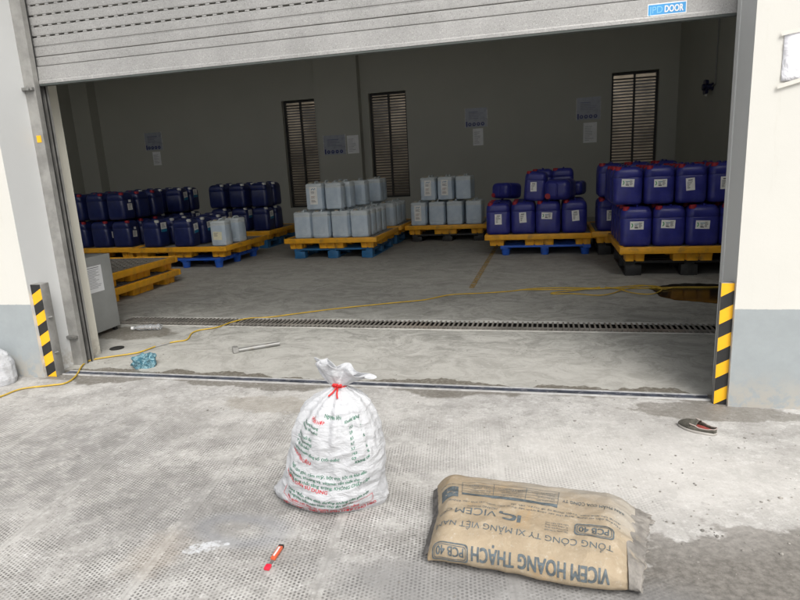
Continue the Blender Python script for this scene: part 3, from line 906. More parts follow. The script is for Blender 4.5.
# lying can, its top facing the doorway
can('blue', None, .21, 8.92, z5+.455+.14, 'blue jerrycan lying on its back with red cap and handle facing the doorway', rx=radians(90), rz=radians(-14), jit=False, sc=1.10)
can('blue', None, .42, 9.36, z5+.12+.46, 'blue jerrycan slumped low at the right end behind the lying one', rz=radians(-14), rx=radians(90), jit=False, sc=.8)
can('blue', None, -.10, 9.24, z5+.452, 'blue jerrycan standing upright behind the leaning one', sc=.98)
can('blue', None, .20, 9.27, z5+.452, 'blue jerrycan standing upright behind the lying one', sc=.98)
can('blue', None, -.52, 9.42, z5+.448+.116, 'blue jerrycan tipped on its side at the left rear of the centre-right pile', rx=radians(86), rz=radians(-30), jit=False, sc=.93)

# P2 : silver cans, centre-left
LP('t2', -3.17, 9.06, 0, 'blue block-footed pallet under the silver jerrycans left of centre', .155, M['pallet_teal'], False, 1.25, 1.24)
SP(-3.18, 9.04, .155, 'yellow spill pallet carrying the double tier of silver jerrycans', W=1.47)
z2 = .315-.012
for j in range(4):
    for i in range(4):
        if j in (1, 2) and i < 0: continue
        can('white', None, -3.655+.306*i, 8.60+.29*j, z2, f'silver jerrycan, {nm[i]} from left, {row6[j]} bottom row, on the centre-left pallet')
up2 = [(-3.44, 8.64, 'tall', 'silver jerrycan with a printed paper label, top tier of the centre-left pallet'), (-3.12, 8.62, None, 'silver jerrycan with embossed ring beside the labelled one, top tier'),
       (-3.08, 8.95, None, 'silver jerrycan right behind the ringed one on the top tier'), (-2.98, 9.40, None, 'silver jerrycan at the rear right of the top tier on the centre-left pallet'), (-3.40, 8.98, None, 'silver jerrycan behind the labelled one on the top tier'), (-3.30, 9.35, None, 'silver jerrycan at the rear left of the centre-left top tier')]
for x, y, l_, lb in up2: can('white', l_, x, y, z2+.43, lb, sc=.97)
LPo('t2', -3.17, 10.6, 0, 'blue block-footed pallet behind the silver jerrycans')
SP(-3.18, 10.58, .155, 'yellow spill pallet behind the double tier of silver jerrycans', W=1.47)
for j in range(3):
    for i in range(2):
        can('white', None, -3.02+.31*i, 10.10+.34*j, z2, f'silver jerrycan, {("left", "right")[i]} of the pair in the {row6[j]} row on the rear pallet')
for j, (x, y) in enumerate([(-2.95, 10.15), (-2.98, 10.5)]):
    can('white', None, x, y, z2+.43, f'shaded silver jerrycan on the top tier of the rear pallet, {("nearer", "farther")[j]} one', sc=.97)

# P3 : small silver group, centre
LP('b3', -1.70, 10.78, 0, 'black pallet under the middle group of silver jerrycans', .13, M['pallet_black'], False, 1.25, 1.2)
SP(-1.725, 10.78, .13, 'yellow spill pallet with seven silver jerrycans in front of the back wall', W=1.42)
z3 = .29-.012
for j in range(2):
    for i in range(4):
        can('white', 'tall' if (i, j) == (0, 0) else None, -2.20+.318*i, 10.34+.30*j, z3, f'silver jerrycan, {nm[i]} from left, {row6[j]} bottom row of the middle group')
for j in range(2):
    for i in range(3):
        can('white', 'tall' if (i < 2 and j == 0) else None, -2.03+.31*i, 10.36+.30*j, z3+.43, f'silver jerrycan, {nm[i]} from left, {row6[j]} top row of the middle group', sc=.97)

# P1 : left, navy cans and the two pale ones
LP('r5', -5.23, 8.28, 0, 'bright blue nine-legged pallet under the left spill pallet', .14, M['pallet_blue'], True, 1.22, 1.2)
SP(-5.33, 8.40, .15, 'yellow spill pallet with dark blue cans and two pale cans near its corner', W=1.62, D=1.42)
z1 = .30
R90 = radians(90)
P1c = [(-5.80, 7.93, 'teal'), (-5.28, 7.92, 'teal'), (-5.80, 8.28, 'teal'), (-5.25, 8.27, 'teal'), (-5.80, 8.63, None), (-5.22, 8.70, 'teal'), (-5.50, 8.93, None)]
nn = ['at the front left corner', 'second in the front row', 'behind the front left one', 'behind the second front one', 'third back on the left side', 'rear right with white label', 'rearmost']
for (x, y, l_), s_ in zip(P1c, nn):
    can('navy', l_, x, y, z1, f'dark blue jerrycan {s_}, left spill pallet with pale cans', rz=R90, sc=.93)
can('white', 'cream', -4.70, 7.93, z1, 'pale square jerrycan with a cream label standing nearest the corner of the left pallet', sc=.92, rz=radians(3), jit=False)
can('white', None, -4.70, 8.36, z1, 'pale square jerrycan without label just behind the cream-labelled one', sc=.92, rz=radians(-4), jit=False)

# P0 : far left two tiers
for (x, y, s_) in ((-6.98, 8.62, 'front'), (-7.0, 10.1, 'rear')):
    place_pallet(('lp', 'b3'), None, x, y, 0, f'black pallet under the {s_} spill pallet at the far left', GP)
    SP(x-.02, y, .13, f'{s_} yellow spill pallet at the far left loaded with dark blue jerrycans', W=1.48)
z0 = .29-.012
for t in (0, 1):
    for j in range(3):
        for i in range(3):
            l_ = 'twin' if (i == 2 and j == 0) or (t == 0 and i == 1 and j == 0) else None
            can('navyred', l_, -7.36+.40*i, 8.20+.36*j, z0+.435*t, f'dark blue red-capped jerrycan, {nm[i]} from left, {row6[j]} {("bottom", "top")[t]} row, far left', rz=R90, sc=.96)
for t in (0, 1):
    for j in range(2):
        for i in range(3):
            l_ = 'teal' if (i == 2 and j < 2) else None
            can('navy', l_, -7.30+.40*i, 9.62+.33*j, z0+.435*t, f'dark blue jerrycan, {nm[i]} from left, {row6[j]} {("bottom", "top")[t]} row, rear far-left pallet', rz=R90, sc=.96)
# P7 : behind P1
place_pallet(('lp', 't2'), None, -5.50, 10.35, 0, 'dark shaded pallet behind the left spill pallet', GP)
SP(-5.52, 10.35, .155, 'yellow spill pallet in shade behind the two pale jerrycans', W=1.48)
for t in (0, 1):
    for j in range(2):
        for i in range(3):
            can('navy', 'teal' if (t == 0 and j == 0) else None, -5.86+.42*i, 9.98+.36*j, .303+.43*t, f'dark blue jerrycan, {nm[i]} from left, {row6[j]} {("bottom", "top")[t]} row behind the pale jerrycans', rz=R90, sc=.96)
# stacked empty spill pallets
SP(-5.28, 5.98, 0, 'lower of two empty yellow spill pallets stacked beside the grey cabinet', W=1.36, D=1.42, rz=radians(2))
SP(-5.33, 6.02, .16, 'upper of two empty yellow spill pallets stacked beside the grey cabinet', W=1.36, D=1.42, rz=radians(2.6))

# ------------------------------------------------------------------ grey cabinet
r = empty('cabinet', (-3.98, 4.05, 0), 0, 'grey steel floor cabinet with a paper sheet on its side by the left jamb', 'cabinet')
mb = MB(); mb.box((-.22, -.31, .035), (.22, .40, .69), bev=.006); mb.build('body', M['cabinet'], r, smooth=40)
mb = MB(); mb.box((.2205, .07, .385), (.2225, .27, .61)); sh = mb.build('paper_sheet', M['paper'], r)
mb = MB()
for k in range(13): mb.box((.2226, .095, .42+.013*k), (.2231, .095+random.uniform(.08, .15), .4235+.013*k))
mb.box((.2226, .10, .592), (.2231, .24, .598)); mb.build('sheet_print', simple('grey_print', (.25, .25, .27), .6), sh)
for x in (-.19, .17):
    for y in (-.28, .35): mb = MB(); mb.box((x, y, 0), (x+.03, y+.03, .036)); mb.build('foot', M['black'], r)
mb = MB(); mb.cyl((.14, .12, .69), .02, .03, 16); mb.build('knob', M['black'], r, smooth=40)

# ------------------------------------------------------------------ posters and sheets on the back wall
def poster(x0, x1, z0, z1, y, label, pics=4):
    r = empty('wall_poster', ((x0+x1)/2, y, z0), 0, label, 'poster', 'safety posters on the back wall')
    W, H_ = x1-x0, z1-z0
    mb = MB(); mb.box((-W/2, -.006, 0), (W/2, 0, H_)); mb.build('board', M['poster'], r)
    mb = MB(); mb.box((-W/2-.012, -.008, -.012), (-W/2, 0, H_+.012)); mb.box((W/2, -.008, -.012), (W/2+.012, 0, H_+.012)); mb.build('clip_frame', M['tape'], r)
    mb = MB()
    for k in range(pics):
        x = -W/2+W*(.2+.6*k/max(1, pics-1)); n = 18; rr = .040
        mb.face([Vector((x+rr*cos(2*pi*q/n), -.0075, .065+rr*sin(2*pi*q/n))) for q in range(n)], mi=0)
        mb.box((x-.012, -.009, .055), (x+.012, -.0080, .080), mi=1)
    for k in range(5): mb.box((-W*.35, -.0075, H_*.45+.035*k), (-W*.35+W*random.uniform(.4, .7), -.0065, H_*.45+.035*k+.010), mi=0 if k == 4 else 2)
    mb.box((-W/2+.01, -.0075, .02), (-W/2+.045, -.0065, .13), mi=0)
    mb.build('pictograms', [M['poster_blue'], M['poster'], simple('faint_print', (.16, .17, .24), .6)], r)
poster(-10.12, -9.63, 2.04, 2.48, BY, 'leftmost dim poster on the back wall with a row of blue pictograms')
poster(-5.15, -4.62, 1.66, 2.10, BY-.22, 'poster with blue pictograms on the pier between the two left windows')
poster(-1.82, -1.34, 2.08, 2.49, BY, 'poster on the middle of the back wall above the silver jerrycans')
poster(.58, 1.06, 2.08, 2.54, BY, 'poster with blue pictograms beside the right louvred window')
def sheet(x0, x1, z0, z1, y, label):
    mb = MB(); n = 8
    g_ = [[Vector((x0+(x1-x0)*i/n, y-.006-.010*abs(noise.noise(Vector((i*.6+x0, j*.6, 1)))), z0+(z1-z0)*j/n)) for i in range(n+1)] for j in range(n+1)]
    V = [[mb.bm.verts.new(p) for p in rw] for rw in g_]
    for j in range(n):
        for i in range(n): mb.bm.faces.new((V[j][i], V[j][i+1], V[j+1][i+1], V[j+1][i]))
    for f in list(mb.bm.faces): pass
    o = mb.build('paper_sheet', M['paper'])
    md = o.modifiers.new('thickness', 'SOLIDIFY'); md.thickness = .002
    tag(o, label, 'sheet', 'paper sheets on the back wall')
    mp = MB()
    for k in range(9): mp.box((x0+.03, y-.0195, z0+.05+k*(z1-z0-.1)/9), (x0+.03+(x1-x0-.06)*random.uniform(.4, .9), y-.0185, z0+.05+k*(z1-z0-.1)/9+.006))
    mp.build('sheet_print', simple('sheet_print', (.22, .22, .24), .6), o)
sheet(-9.95, -9.72, 1.66, 2.0, BY, 'dim paper sheet hanging under the leftmost poster')
sheet(-4.57, -4.29, 1.66, 2.07, BY-.22, 'white printed sheet right of the poster on the pier')
sheet(-1.66, -1.43, 1.68, 2.05, BY, 'white printed sheet under the middle poster')
sheet(.72, 1.0, 1.6, 2.02, BY, 'dim paper sheet under the poster by the right window')

# siren with conduit on the right wall
r = empty('wall_siren', (RX, 11.1, 2.31), 0, 'dark blue siren on the shaded right side wall at the end of a conduit', 'siren')
mb = MB(); mb.cyl((-.02, 0, 0), .06, .02, 18, 'X')
for k in range(6):
    a = 2*pi*k/6; mb.cyl((-.13, .075*cos(a), .075*sin(a)), .05, .05, 14, 'X', .04)
mb.cyl((-.16, 0, 0), .05, .14, 16, 'X'); mb.build('horn', simple('siren_blue', (.012, .014, .06), .4), r, smooth=40)
mb = MB(); mb.cyl((-.10, 0, -.14), .018, .06, 12); mb.build('lamp', M['white_plastic'], r)
mb = MB(); mb.tube([(-.02, -.22, .02), (-.02, -.22, 2.05)], .011, 8); mb.tube([(-.02, 0, 0), (-.02, -.22, .02)], .011, 8); mb.build('conduit', simple('conduit_grey', (.20, .20, .19), .5), r)

# clear sleeve taped on the facade
p0 = Vector((1.02, WY0, 1.55))
def sleeve():
    q = NT('clear_sleeve', .18, spec=.6); q.color((.80, .80, .84)); q.bump(q.noise(9, 3, .6, q.pos(), 1.5), .6, .02); return q.m
r = empty('taped_sleeve', tuple(p0), 0, 'clear plastic sleeve with white paper taped to the cream wall at the right edge', 'sleeve')
mb = MB(); n = 10
V = [[mb.bm.verts.new(Vector((.004+.30*i/n, -.004-.010*abs(noise.noise(Vector((i*.5, j*.5, 3)))), .04+.21*j/n))) for i in range(n+1)] for j in range(n+1)]
for j in range(n):
    for i in range(n): mb.bm.faces.new((V[j][i], V[j][i+1], V[j+1][i+1], V[j+1][i]))
o = mb.build('sheet', sleeve(), r, smooth=60); o.modifiers.new('thickness', 'SOLIDIFY').thickness = .0015
for zz in (.245, .02):
    mb = MB(); T = Matrix.Translation((.0, -.0135, zz)) @ Matrix.Rotation(radians(-8 if zz > .1 else -14), 4, 'Y'); mb.box((-.012, 0, -.009), (.30, .0008, .009), M=T); mb.build('tape_strip', simple('masking_tape', (.63, .615, .56), .45, var=.06), r)

# ------------------------------------------------------------------ yellow cable
def path(pix, z=.007, sub=6):
    P = [at(x, y, 0) for x, y in pix]; out = []
    for i in range(len(P)-1):
        p0 = P[max(i-1, 0)]; p1 = P[i]; p2 = P[i+1]; p3 = P[min(i+2, len(P)-1)]
        for k in range(sub):
            t = k/sub
            q = .5*((2*p1) + (p2-p0)*t + (2*p0-5*p1+4*p2-p3)*t*t + (3*p1-p0-3*p2+p3)*t**3)
            q.z = z+.0015*(1+noise.noise(q*3)); out.append(q)
    q = P[-1].copy(); q.z = z; out.append(q); return out
main = [(-40, 412), (0, 398), (22, 390), (50, 386.5), (66, 384), (76, 377), (83, 366), (92, 361), (112, 357.5), (130, 355), (142, 352.5), (160, 346), (176, 342.5), (187, 340.5), (192, 334), (200, 331), (218, 328), (232, 323), (250, 319), (270, 318), (300, 314), (340, 309), (400, 303), (425, 300.5), (450, 295.5), (480, 294), (510, 292), (530, 289.5), (560, 288.5), (600, 289), (640, 289), (680, 288), (708, 288), (735, 287)]
loops = [(600, 288.6), (575, 292), (552, 294.6), (556, 295.6), (575, 295.4), (598, 297), (612, 295), (625, 290.5), (642, 287.5), (655, 287.6), (662, 290), (658, 294), (648, 296), (632, 294.5), (618, 290.5), (605, 288.6)]
mb = MB(); mb.tube(path(main), .0058, 8); mb.tube(path(loops, .015), .0058, 8)
mb.tube(path([(520, 291), (560, 290.8), (600, 290), (618, 288.5), (640, 286.5), (652, 288), (664, 290.5), (672, 289)], .012), .0055, 8)
tag(mb.build('extension_cable', M['cable_yellow'], smooth=60), 'yellow cable snaking from outside over the rail and drain to loops near the puddle', 'cable')

# ------------------------------------------------------------------ small things on the floor
# steel pipe tool
a, b = at(237, 352.5), at(281, 345.5)
mb = MB(); a.z = b.z = .014; d = (b-a).normalized()
mb.tube([a, b], .013, 12); T = Matrix.Translation(a) @ Matrix.Rotation(atan2(d.y, d.x), 4, 'Z')
r = empty('steel_tool', tuple(a-Vector((0, 0, .014))), atan2(d.y, d.x), 'long steel tool with a clamp head lying on the floor inside the rail', 'tool')
L_ = (b-a).length
mb.bm.free(); mb = MB(); mb.tube([(0, 0, .014), (L_*.97, 0, .018)], .017, 12); mb.build('shaft', M['steel'], r, smooth=50)
mb = MB(); mb.tube([(.02, .018, .022), (L_*.92, .02, .024)], .006, 8); mb.build('rod', M['steel_dark'], r, smooth=50)
mb = MB(); mb.box((-.03, -.028, .002), (.012, .034, .045), bev=.005); mb.cyl((-.01, -.03, .026), .018, .07, 12, 'Y'); mb.build('clamp_head', M['steel_dark'], r, smooth=40)

# crumpled blue rag
def rag():
    mb = MB(); bmesh.ops.create_icosphere(mb.bm, subdivisions=5, radius=1)
    for v in mb.bm.verts:
        n_ = v.co.normalized()
        rid = 1-abs(noise.noise(n_*1.9+Vector((4, 1, 2))))*2
        rid2 = 1-abs(noise.noise(n_*5.5+Vector((1, 7, 2))))*2
        lob = .75+.35*noise.noise(n_*1.3+Vector((2, 2, 8)))
        q = lob*(.85+.22*rid+.05*rid2)
        x, y, z = n_*q
        v.co = Vector((x*.115, y*.085, max(0, z*.085+.028)))
    return mb
def rag_mat():
    q = NT('rag_cloth', .9); v = q.pos(True)
    wv = q.noise(38, 5, .7, v, 1.5)
    c = q.mix(q.ramp(wv, .42, .60), (.03, .11, .15), (.20, .33, .37)); q.color(q.mix(q.ramp(q.noise(30, 4, .6, v), .55, .7, 0, .6), c, (.015, .03, .045)))
    q.bump(q.noise(120, 3, .6, v), .3, .003); return q.m
o = rag().build('rag', rag_mat(), smooth=180); o.location = at(144, 366); o.rotation_euler = (0, 0, .5); o.location.z = -.002
tag(o, 'crumpled blue rag lying just inside the threshold rail', 'rag')
# clear bottle, crushed
r = empty('plastic_bottle', tuple(at(148, 330)), radians(12), 'crushed clear plastic bottle lying in front of the drain near the cabinet', 'bottle')
bt = NT('bottle_plastic', .08, spec=.6); bt.color((.80, .82, .84)); bt.b.inputs['Transmission Weight'].default_value = .75; bt.b.inputs['IOR'].default_value = 1.3
mb = MB(); rg = []; n = 20
for k in range(24):
    x = -.12+.24*k/23; rr = .034
    if k < 5: rr = .014+.020*(k/5)
    rr *= 1+.10*sin(k*1.9)
    rg.append([Vector((x, cos(2*pi*q/n)*rr*(1+.16*noise.noise(Vector((x*20, q*.4, 0)))), .026+sin(2*pi*q/n)*rr*.7*(1+.22*noise.noise(Vector((x*25, q*.5, 5)))))) for q in range(n)])
mb.loft(rg); mb.build('body', bt.m, r, smooth=60)
mb = MB(); mb.cyl((-.145, 0, .022), .016, .022, 16, 'X'); mb.build('cap', M['white_paint'], r, smooth=40)
# black rod
a, b = at(148, 350), at(173, 342.5)
mb = MB(); pts = [a.lerp(b, t/6)+Vector((0, .02*sin(t), .008)) for t in range(7)]; mb.tube(pts, [.004, .006, .008, .009, .009, .008, .006], 8)
tag(mb.build('metal_rod', M['steel_dark'], smooth=60), 'thin dark metal rod beside the blue rag under the cable', 'rod')

# red-orange utility knife
a, b = at(267.5, 569.5), at(282, 547.5); d = b-a; L_ = d.length
r = empty('utility_knife', tuple(a), atan2(d.y, d.x), 'small orange utility knife with red end lying on the dotted concrete', 'knife')
M['knife_orange'] = simple('knife_orange', (.55, .10, .04), .4, dirt=(.25, .1, .06), dirt_amt=.4); 
mb = MB(); mb.box((L_*.36, -.009, .002), (L_*.93, .009, .014), bev=.003); mb.build('handle', M['knife_orange'], r, smooth=40)
mb = MB(); mb.box((L_*.45, -.003, .0135), (L_*.85, .003, .016)); mb.build('slider_groove', M['tape'], r)
mb = MB(); mb.box((L_*.10, -.005, .003), (L_*.38, .005, .0055)); mb.build('blade', M['steel'], r)
mb = MB(); mb.box((-.008, -.010, .001), (L_*.13, .010, .012), bev=.003); mb.build('end_cap', simple('knife_red', (.75, .02, .05), .4), r, smooth=40)
mb = MB(); mb.box((L_*.92, -.0095, .0015), (L_*1.0, .0095, .0145), bev=.002); mb.build('tail_clip', M['black'], r, smooth=40)

# old shoe
def shoe():
    r = empty('old_shoe', tuple(at(697, 430)), radians(-26), 'worn grey slip-on shoe with red inside lying near the right guard', 'shoe')
    L_ = .25
    def out(t, inset=0):   # half width along the sole, t 0 heel .. 1 toe
        return (.036+.012*sin(pi*min(1, t*1.1))**.8 + .006*sin(2*pi*(t-.35)))*sqrt(max(0, 1-(2*t-1)**6)) - inset
    mb = MB(); rings = []; n = 26
    outl = [(-L_/2+L_*t, out(t)) for t in [k/n for k in range(n+1)]]
    loop = [(x, y) for x, y in outl] + [(x, -y) for x, y in reversed(outl[1:-1])]
    for z, s_ in ((0, .96), (.004, 1.0), (.016, 1.0), (.018, .97)): rings.append([Vector((x*s_, y*s_, z)) for x, y in loop])
    mb.loft(rings); mb.build('sole', simple('sole_rubber', (.38, .36, .33), .8), r, smooth=50)
    mt_ = simple('shoe_fabric', (.085, .08, .065), .9, var=.35, scale=30, dirt=(.22, .21, .18), dirt_amt=.5)
    mb = MB(); rings = []; m_ = 16
    for k in range(15):          # vamp over the toes
        t = .46+.53*k/14; x = -L_/2+L_*t; hw = out(t, .002); h = .052*sqrt(max(0, 1-((t-.40)/.60)**2.2))
        rings.append([Vector((x, hw*cos(pi*q/m_), .016+h*sin(pi*q/m_)**.75+.004*noise.noise(Vector((x*45, q*.7, 1))))) for q in range(m_+1)])
    mb.loft(rings, False, False, cyclic=False)
    o = mb.build('vamp', mt_, r, smooth=70); o.modifiers.new('thickness', 'SOLIDIFY').thickness = .004
    side = [(t, 1) for t in [.62-.03*k for k in range(20)]]+[(.03, .6), (.015, .2), (.015, -.2), (.03, -.6)]+[(.05+.03*k, -1) for k in range(20)]
    wall = [(-L_/2+L_*t, out(max(.06, t), .002)*s_, t) for t, s_ in side]
    hgt = lambda t, s_: .016+.020+.020*max(0, (t-.3)/.32)+.012*max(0, (.18-t)/.18)+.004*noise.noise(Vector((t*9, s_, 2)))
    mb = MB(); lo = [Vector((x, y, .016)) for x, y, t in wall]; hi = [Vector((x, y*(.92 if abs(y) > .01 else 1), hgt(t, y*20))) for x, y, t in wall]
    mb.loft([lo, hi], False, False, cyclic=False)
    o = mb.build('quarter', mt_, r, smooth=70); o.modifiers.new('thickness', 'SOLIDIFY').thickness = .004
    mb = MB(); mb.loft([[Vector((x*.86, y*.80, z)) for x, y in loop] for z in (.0165, .020)]); mb.build('insole', simple('insole_red', (.26, .05, .04), .8, var=.3, scale=40), r)
    mb = MB(); mb.tube(hi, .0038, 6); mb.build('collar_piping', simple('piping_pink', (.36, .30, .27), .8), r, smooth=60)
    return r
sh = shoe()
sh.rotation_euler = (0, 0, radians(146)); sh.scale = (.72, .80, .72) 

# rubble crumbs near the threshold (too many and too small to count)
mb = MB()
random.seed(11)
for k in range(420):
    z_ = random.random()
    if z_ < .3: x, y = random.uniform(.2, 1.4), random.gauss(2.1, .25)
    elif z_ < .55: x, y = random.uniform(-3.4, -2.6), random.gauss(3.55, .12)
    elif z_ < .8: x, y = random.uniform(-3.2, 1.2), random.gauss(2.9, .2)
    else: x, y = random.uniform(-2.6, 1.2), random.uniform(1.3, 3.0)
    if y > 3.15 and (x < -3.25 or x > .82): continue
    if -1.15 < x < -.5 and 1.85 < y < 2.35: continue
    if -.46 < x < .4 and 1.6 < y < 2.2: continue
    s_ = random.uniform(.0015, .005)*(1.5 if random.random() < .1 else 1)
    T = Matrix.Translation((x, y, s_*.3)) @ Matrix.Rotation(random.uniform(0, 6), 4, 'Z') @ Matrix.Diagonal((s_*random.uniform(.8, 1.6), s_, s_*.7, 1))
    i0 = len(mb.bm.verts); bmesh.ops.create_icosphere(mb.bm, subdivisions=1, radius=1, matrix=T)
tag(mb.build('mortar_crumbs', simple('crumbs', (.28, .265, .24), .9, var=.5, scale=3, obj=False)), 'small mortar crumbs scattered over the concrete apron', 'crumbs', kind='stuff')

# small white sack at the far left, against the facade
def sack_surface(profile, center, wrinkle, pleat, seed=0):
    def lerp_prof(z):
        P = profile
        if z <= P[0][0]: return P[0]
        for a, b in zip(P, P[1:]):
            if z <= b[0]:
                t = (z-a[0])/(b[0]-a[0]); t = t*t*(3-2*t)*.5+t*.5
                return [a[i]+(b[i]-a[i])*t for i in range(len(a))]
        return P[-1]
    def Sf(th, z, off=0):
        _, xc, yc, a, b, n = lerp_prof(z)
        c, s = cos(th), sin(th)
        ex = 2/n
        x = a*math.copysign(abs(c)**ex, c); y = b*math.copysign(abs(s)**ex, s)
        pl = pleat(z); wr = wrinkle(z)
        nx, ny = c, s
        p3 = Vector((cos(th)*1.0, sin(th)*1.0, z*2.2))
        d = wr*(noise.noise(Vector((c*1.5, s*1.5, z*9+seed)))*1.0 + .7*(1-2*abs(noise.noise(Vector((c*2.2+z*3, s*2.2, z*24+seed))))) *.6 + .35*noise.noise(Vector((c*7, s*7, z*22+seed))))
        d += pl*(.6*sin(th*9+3*noise.noise(Vector((c, s, seed+z*2)))) + .6*sin(th*17+4*noise.noise(Vector((c*2, s*2, seed+5+z)))))
        d += off
        zz = max(.001, z + wr*.6*noise.noise(Vector((c*2, s*2, z*5+seed+9))) * (1 if z > .03 else 0))
        return Vector((center[0]+xc+x+nx*d, center[1]+yc+y+ny*d, zz))
    return Sf
def sack_mat(name, col, dirt=(.45, .43, .40)):
    q = NT(name, .55, spec=.35); v = q.pos(True)
    c = q.mix(q.ramp(q.noise(5, 6, .65, v), .35, .75), tuple(x*.92 for x in col), col)
    c = q.mix(q.ramp(q.noise(16, 6, .75, v), .58, .8, 0, .4), c, dirt)
    q.color(c)
    q.b.inputs['Subsurface Weight'].default_value = .08; q.b.inputs['Subsurface Radius'].default_value = (.02, .02, .02)
    wv = q.math('ADD', q.math('SINE', q.math('MULTIPLY', q.n('SeparateXYZ', {0: v}).outputs[2], 1900)), q.math('SINE', q.math('MULTIPLY', q.n('SeparateXYZ', {0: v}).outputs[0], 1900)))
    h = q.math('ADD', q.math('MULTIPLY', wv, .02), q.noise(17, 6, .65, q.vmath('MULTIPLY', v, (1, 1, 2.6)).outputs[0], 1.6))
    q.bump(h, .75, .012)
    return q.m
M['sack_white'] = sack_mat('woven_sack', (.56, .57, .59), dirt=(.38, .36, .33))
prof2 = [(0, 0, 0, .165, .10, 2.2), (.04, 0, 0, .175, .112, 2.3), (.12, .0, 0, .165, .11, 2.3), (.19, 0, 0, .13, .095, 2.2), (.245, 0, 0, .07, .06, 2), (.255, 0, 0, .012, .01, 2)]
c2 = at(-4, 383); 
S2 = sack_surface(prof2, (c2.x-.03, 3.07), lambda z: .010, lambda z: .002, 5)
mb = MB(); nz_ = 40; rg = [[S2(2*pi*k/72, .255*j/nz_) for k in range(72)] for j in range(nz_+1)]
mb.loft(rg); tag(mb.build('white_bag', M['sack_white'], smooth=180), 'small full white bag slumped against the wall at the left edge', 'bag')

# ------------------------------------------------------------------ tied white sack with green and red print
BC = (-.822, 2.055)
prof = [(0, -.040, 0, .232, .118, 1.55), (.02, -.040, 0, .240, .135, 1.6), (.05, -.032, 0, .228, .152, 1.8), (.09, -.020, 0, .209, .160, 2.1), (.16, -.005, 0, .196, .160, 2.3), (.24, .005, 0, .184, .154, 2.35),
        (.31, .012, 0, .171, .146, 2.3), (.37, .017, 0, .153, .130, 2.2), (.41, .022, 0, .130, .108, 2.1), (.44, .028, 0, .100, .080, 2.0), (.462, .032, 0, .064, .052, 2), (.478, .035, 0, .034, .030, 2), (.490, .036, 0, .022, .020, 2)]
wr = lambda z: .0125*(1 if z > .03 else .5)*(1-min(1, max(0, z-.30)/.19))+.001
pt = lambda z: .0065*max(0, min(1, (z-.20)/.20))*(1-.75*max(0, min(1, (z-.43)/.05)))
SS = sack_surface(prof, BC, wr, pt, 2.3)
r = empty('tied_sack', (BC[0], BC[1], 0), 0, 'full white woven sack with green and red print, tied at the neck with red string', 'sack')
inv = Matrix.Translation((-BC[0], -BC[1], 0))
mb = MB(); NZ, NA = 190, 240
rg = [[SS(2*pi*k/NA, .49*j/NZ) for k in range(NA)] for j in range(NZ+1)]
mb.loft(rg); mb.build('body', M['sack_white'], r, smooth=180, M=inv)
# frill above the knot
mb = MB(); rings = []
NF = 120
for j in range(25):
    t = j/24; ring = []
    for k in range(NF):
        th = 2*pi*k/NF; c, s = cos(th), sin(th)
        A = .020+.090*t**.7; B = .018+.024*t
        pl = (1+.10*t*sin(th*5+1)+.10*sin(th*11+2*t))
        lean = .018*t
        top = 1.12+.22*noise.noise(Vector((c*1.6+3, s*1.6, 2)))-.30*c*t-.10*s*t
        zz = .487+.068*t*top*(1-.45*max(0, c)**2*t)
        ring.append(Vector((BC[0]+.036+lean+A*c*pl, BC[1]+B*s*pl+.020*t*sin(c*7+.8)+.012*t*noise.noise(Vector((c*5, s*2, t*3))), zz+.006*sin(th*9)*t)))
    rings.append(ring)
mb.loft(rings, False, False)
o = mb.build('gathered_top', M['sack_white'], r, smooth=180, M=inv); o.modifiers.new('thickness', 'SOLIDIFY').thickness = .0015
# knot
mb = MB()
for zz, rr in ((.484, .026), (.492, .027)):
    mb.tube([Vector((.036+rr*cos(a*pi/12), rr*.92*sin(a*pi/12), zz+.003*sin(a))) for a in range(25)], .0036, 6)
mb.tube([(.030, -.027, .49), (.022, -.040, .498), (.030, -.047, .507), (.044, -.040, .503), (.036, -.030, .492)], .0035, 6)
mb.tube([(.036, -.030, .49), (.050, -.044, .500), (.062, -.046, .503), (.058, -.040, .492), (.040, -.030, .488)], .0035, 6)
mb.tube([(.034, -.032, .486), (.026, -.052, .474), (.014, -.068, .466)], .0034, 6)
mb.tube([(.040, -.032, .486), (.044, -.056, .472), (.052, -.074, .462)], .0034, 6)
mb.build('tie_string', M['string'], r, smooth=60)
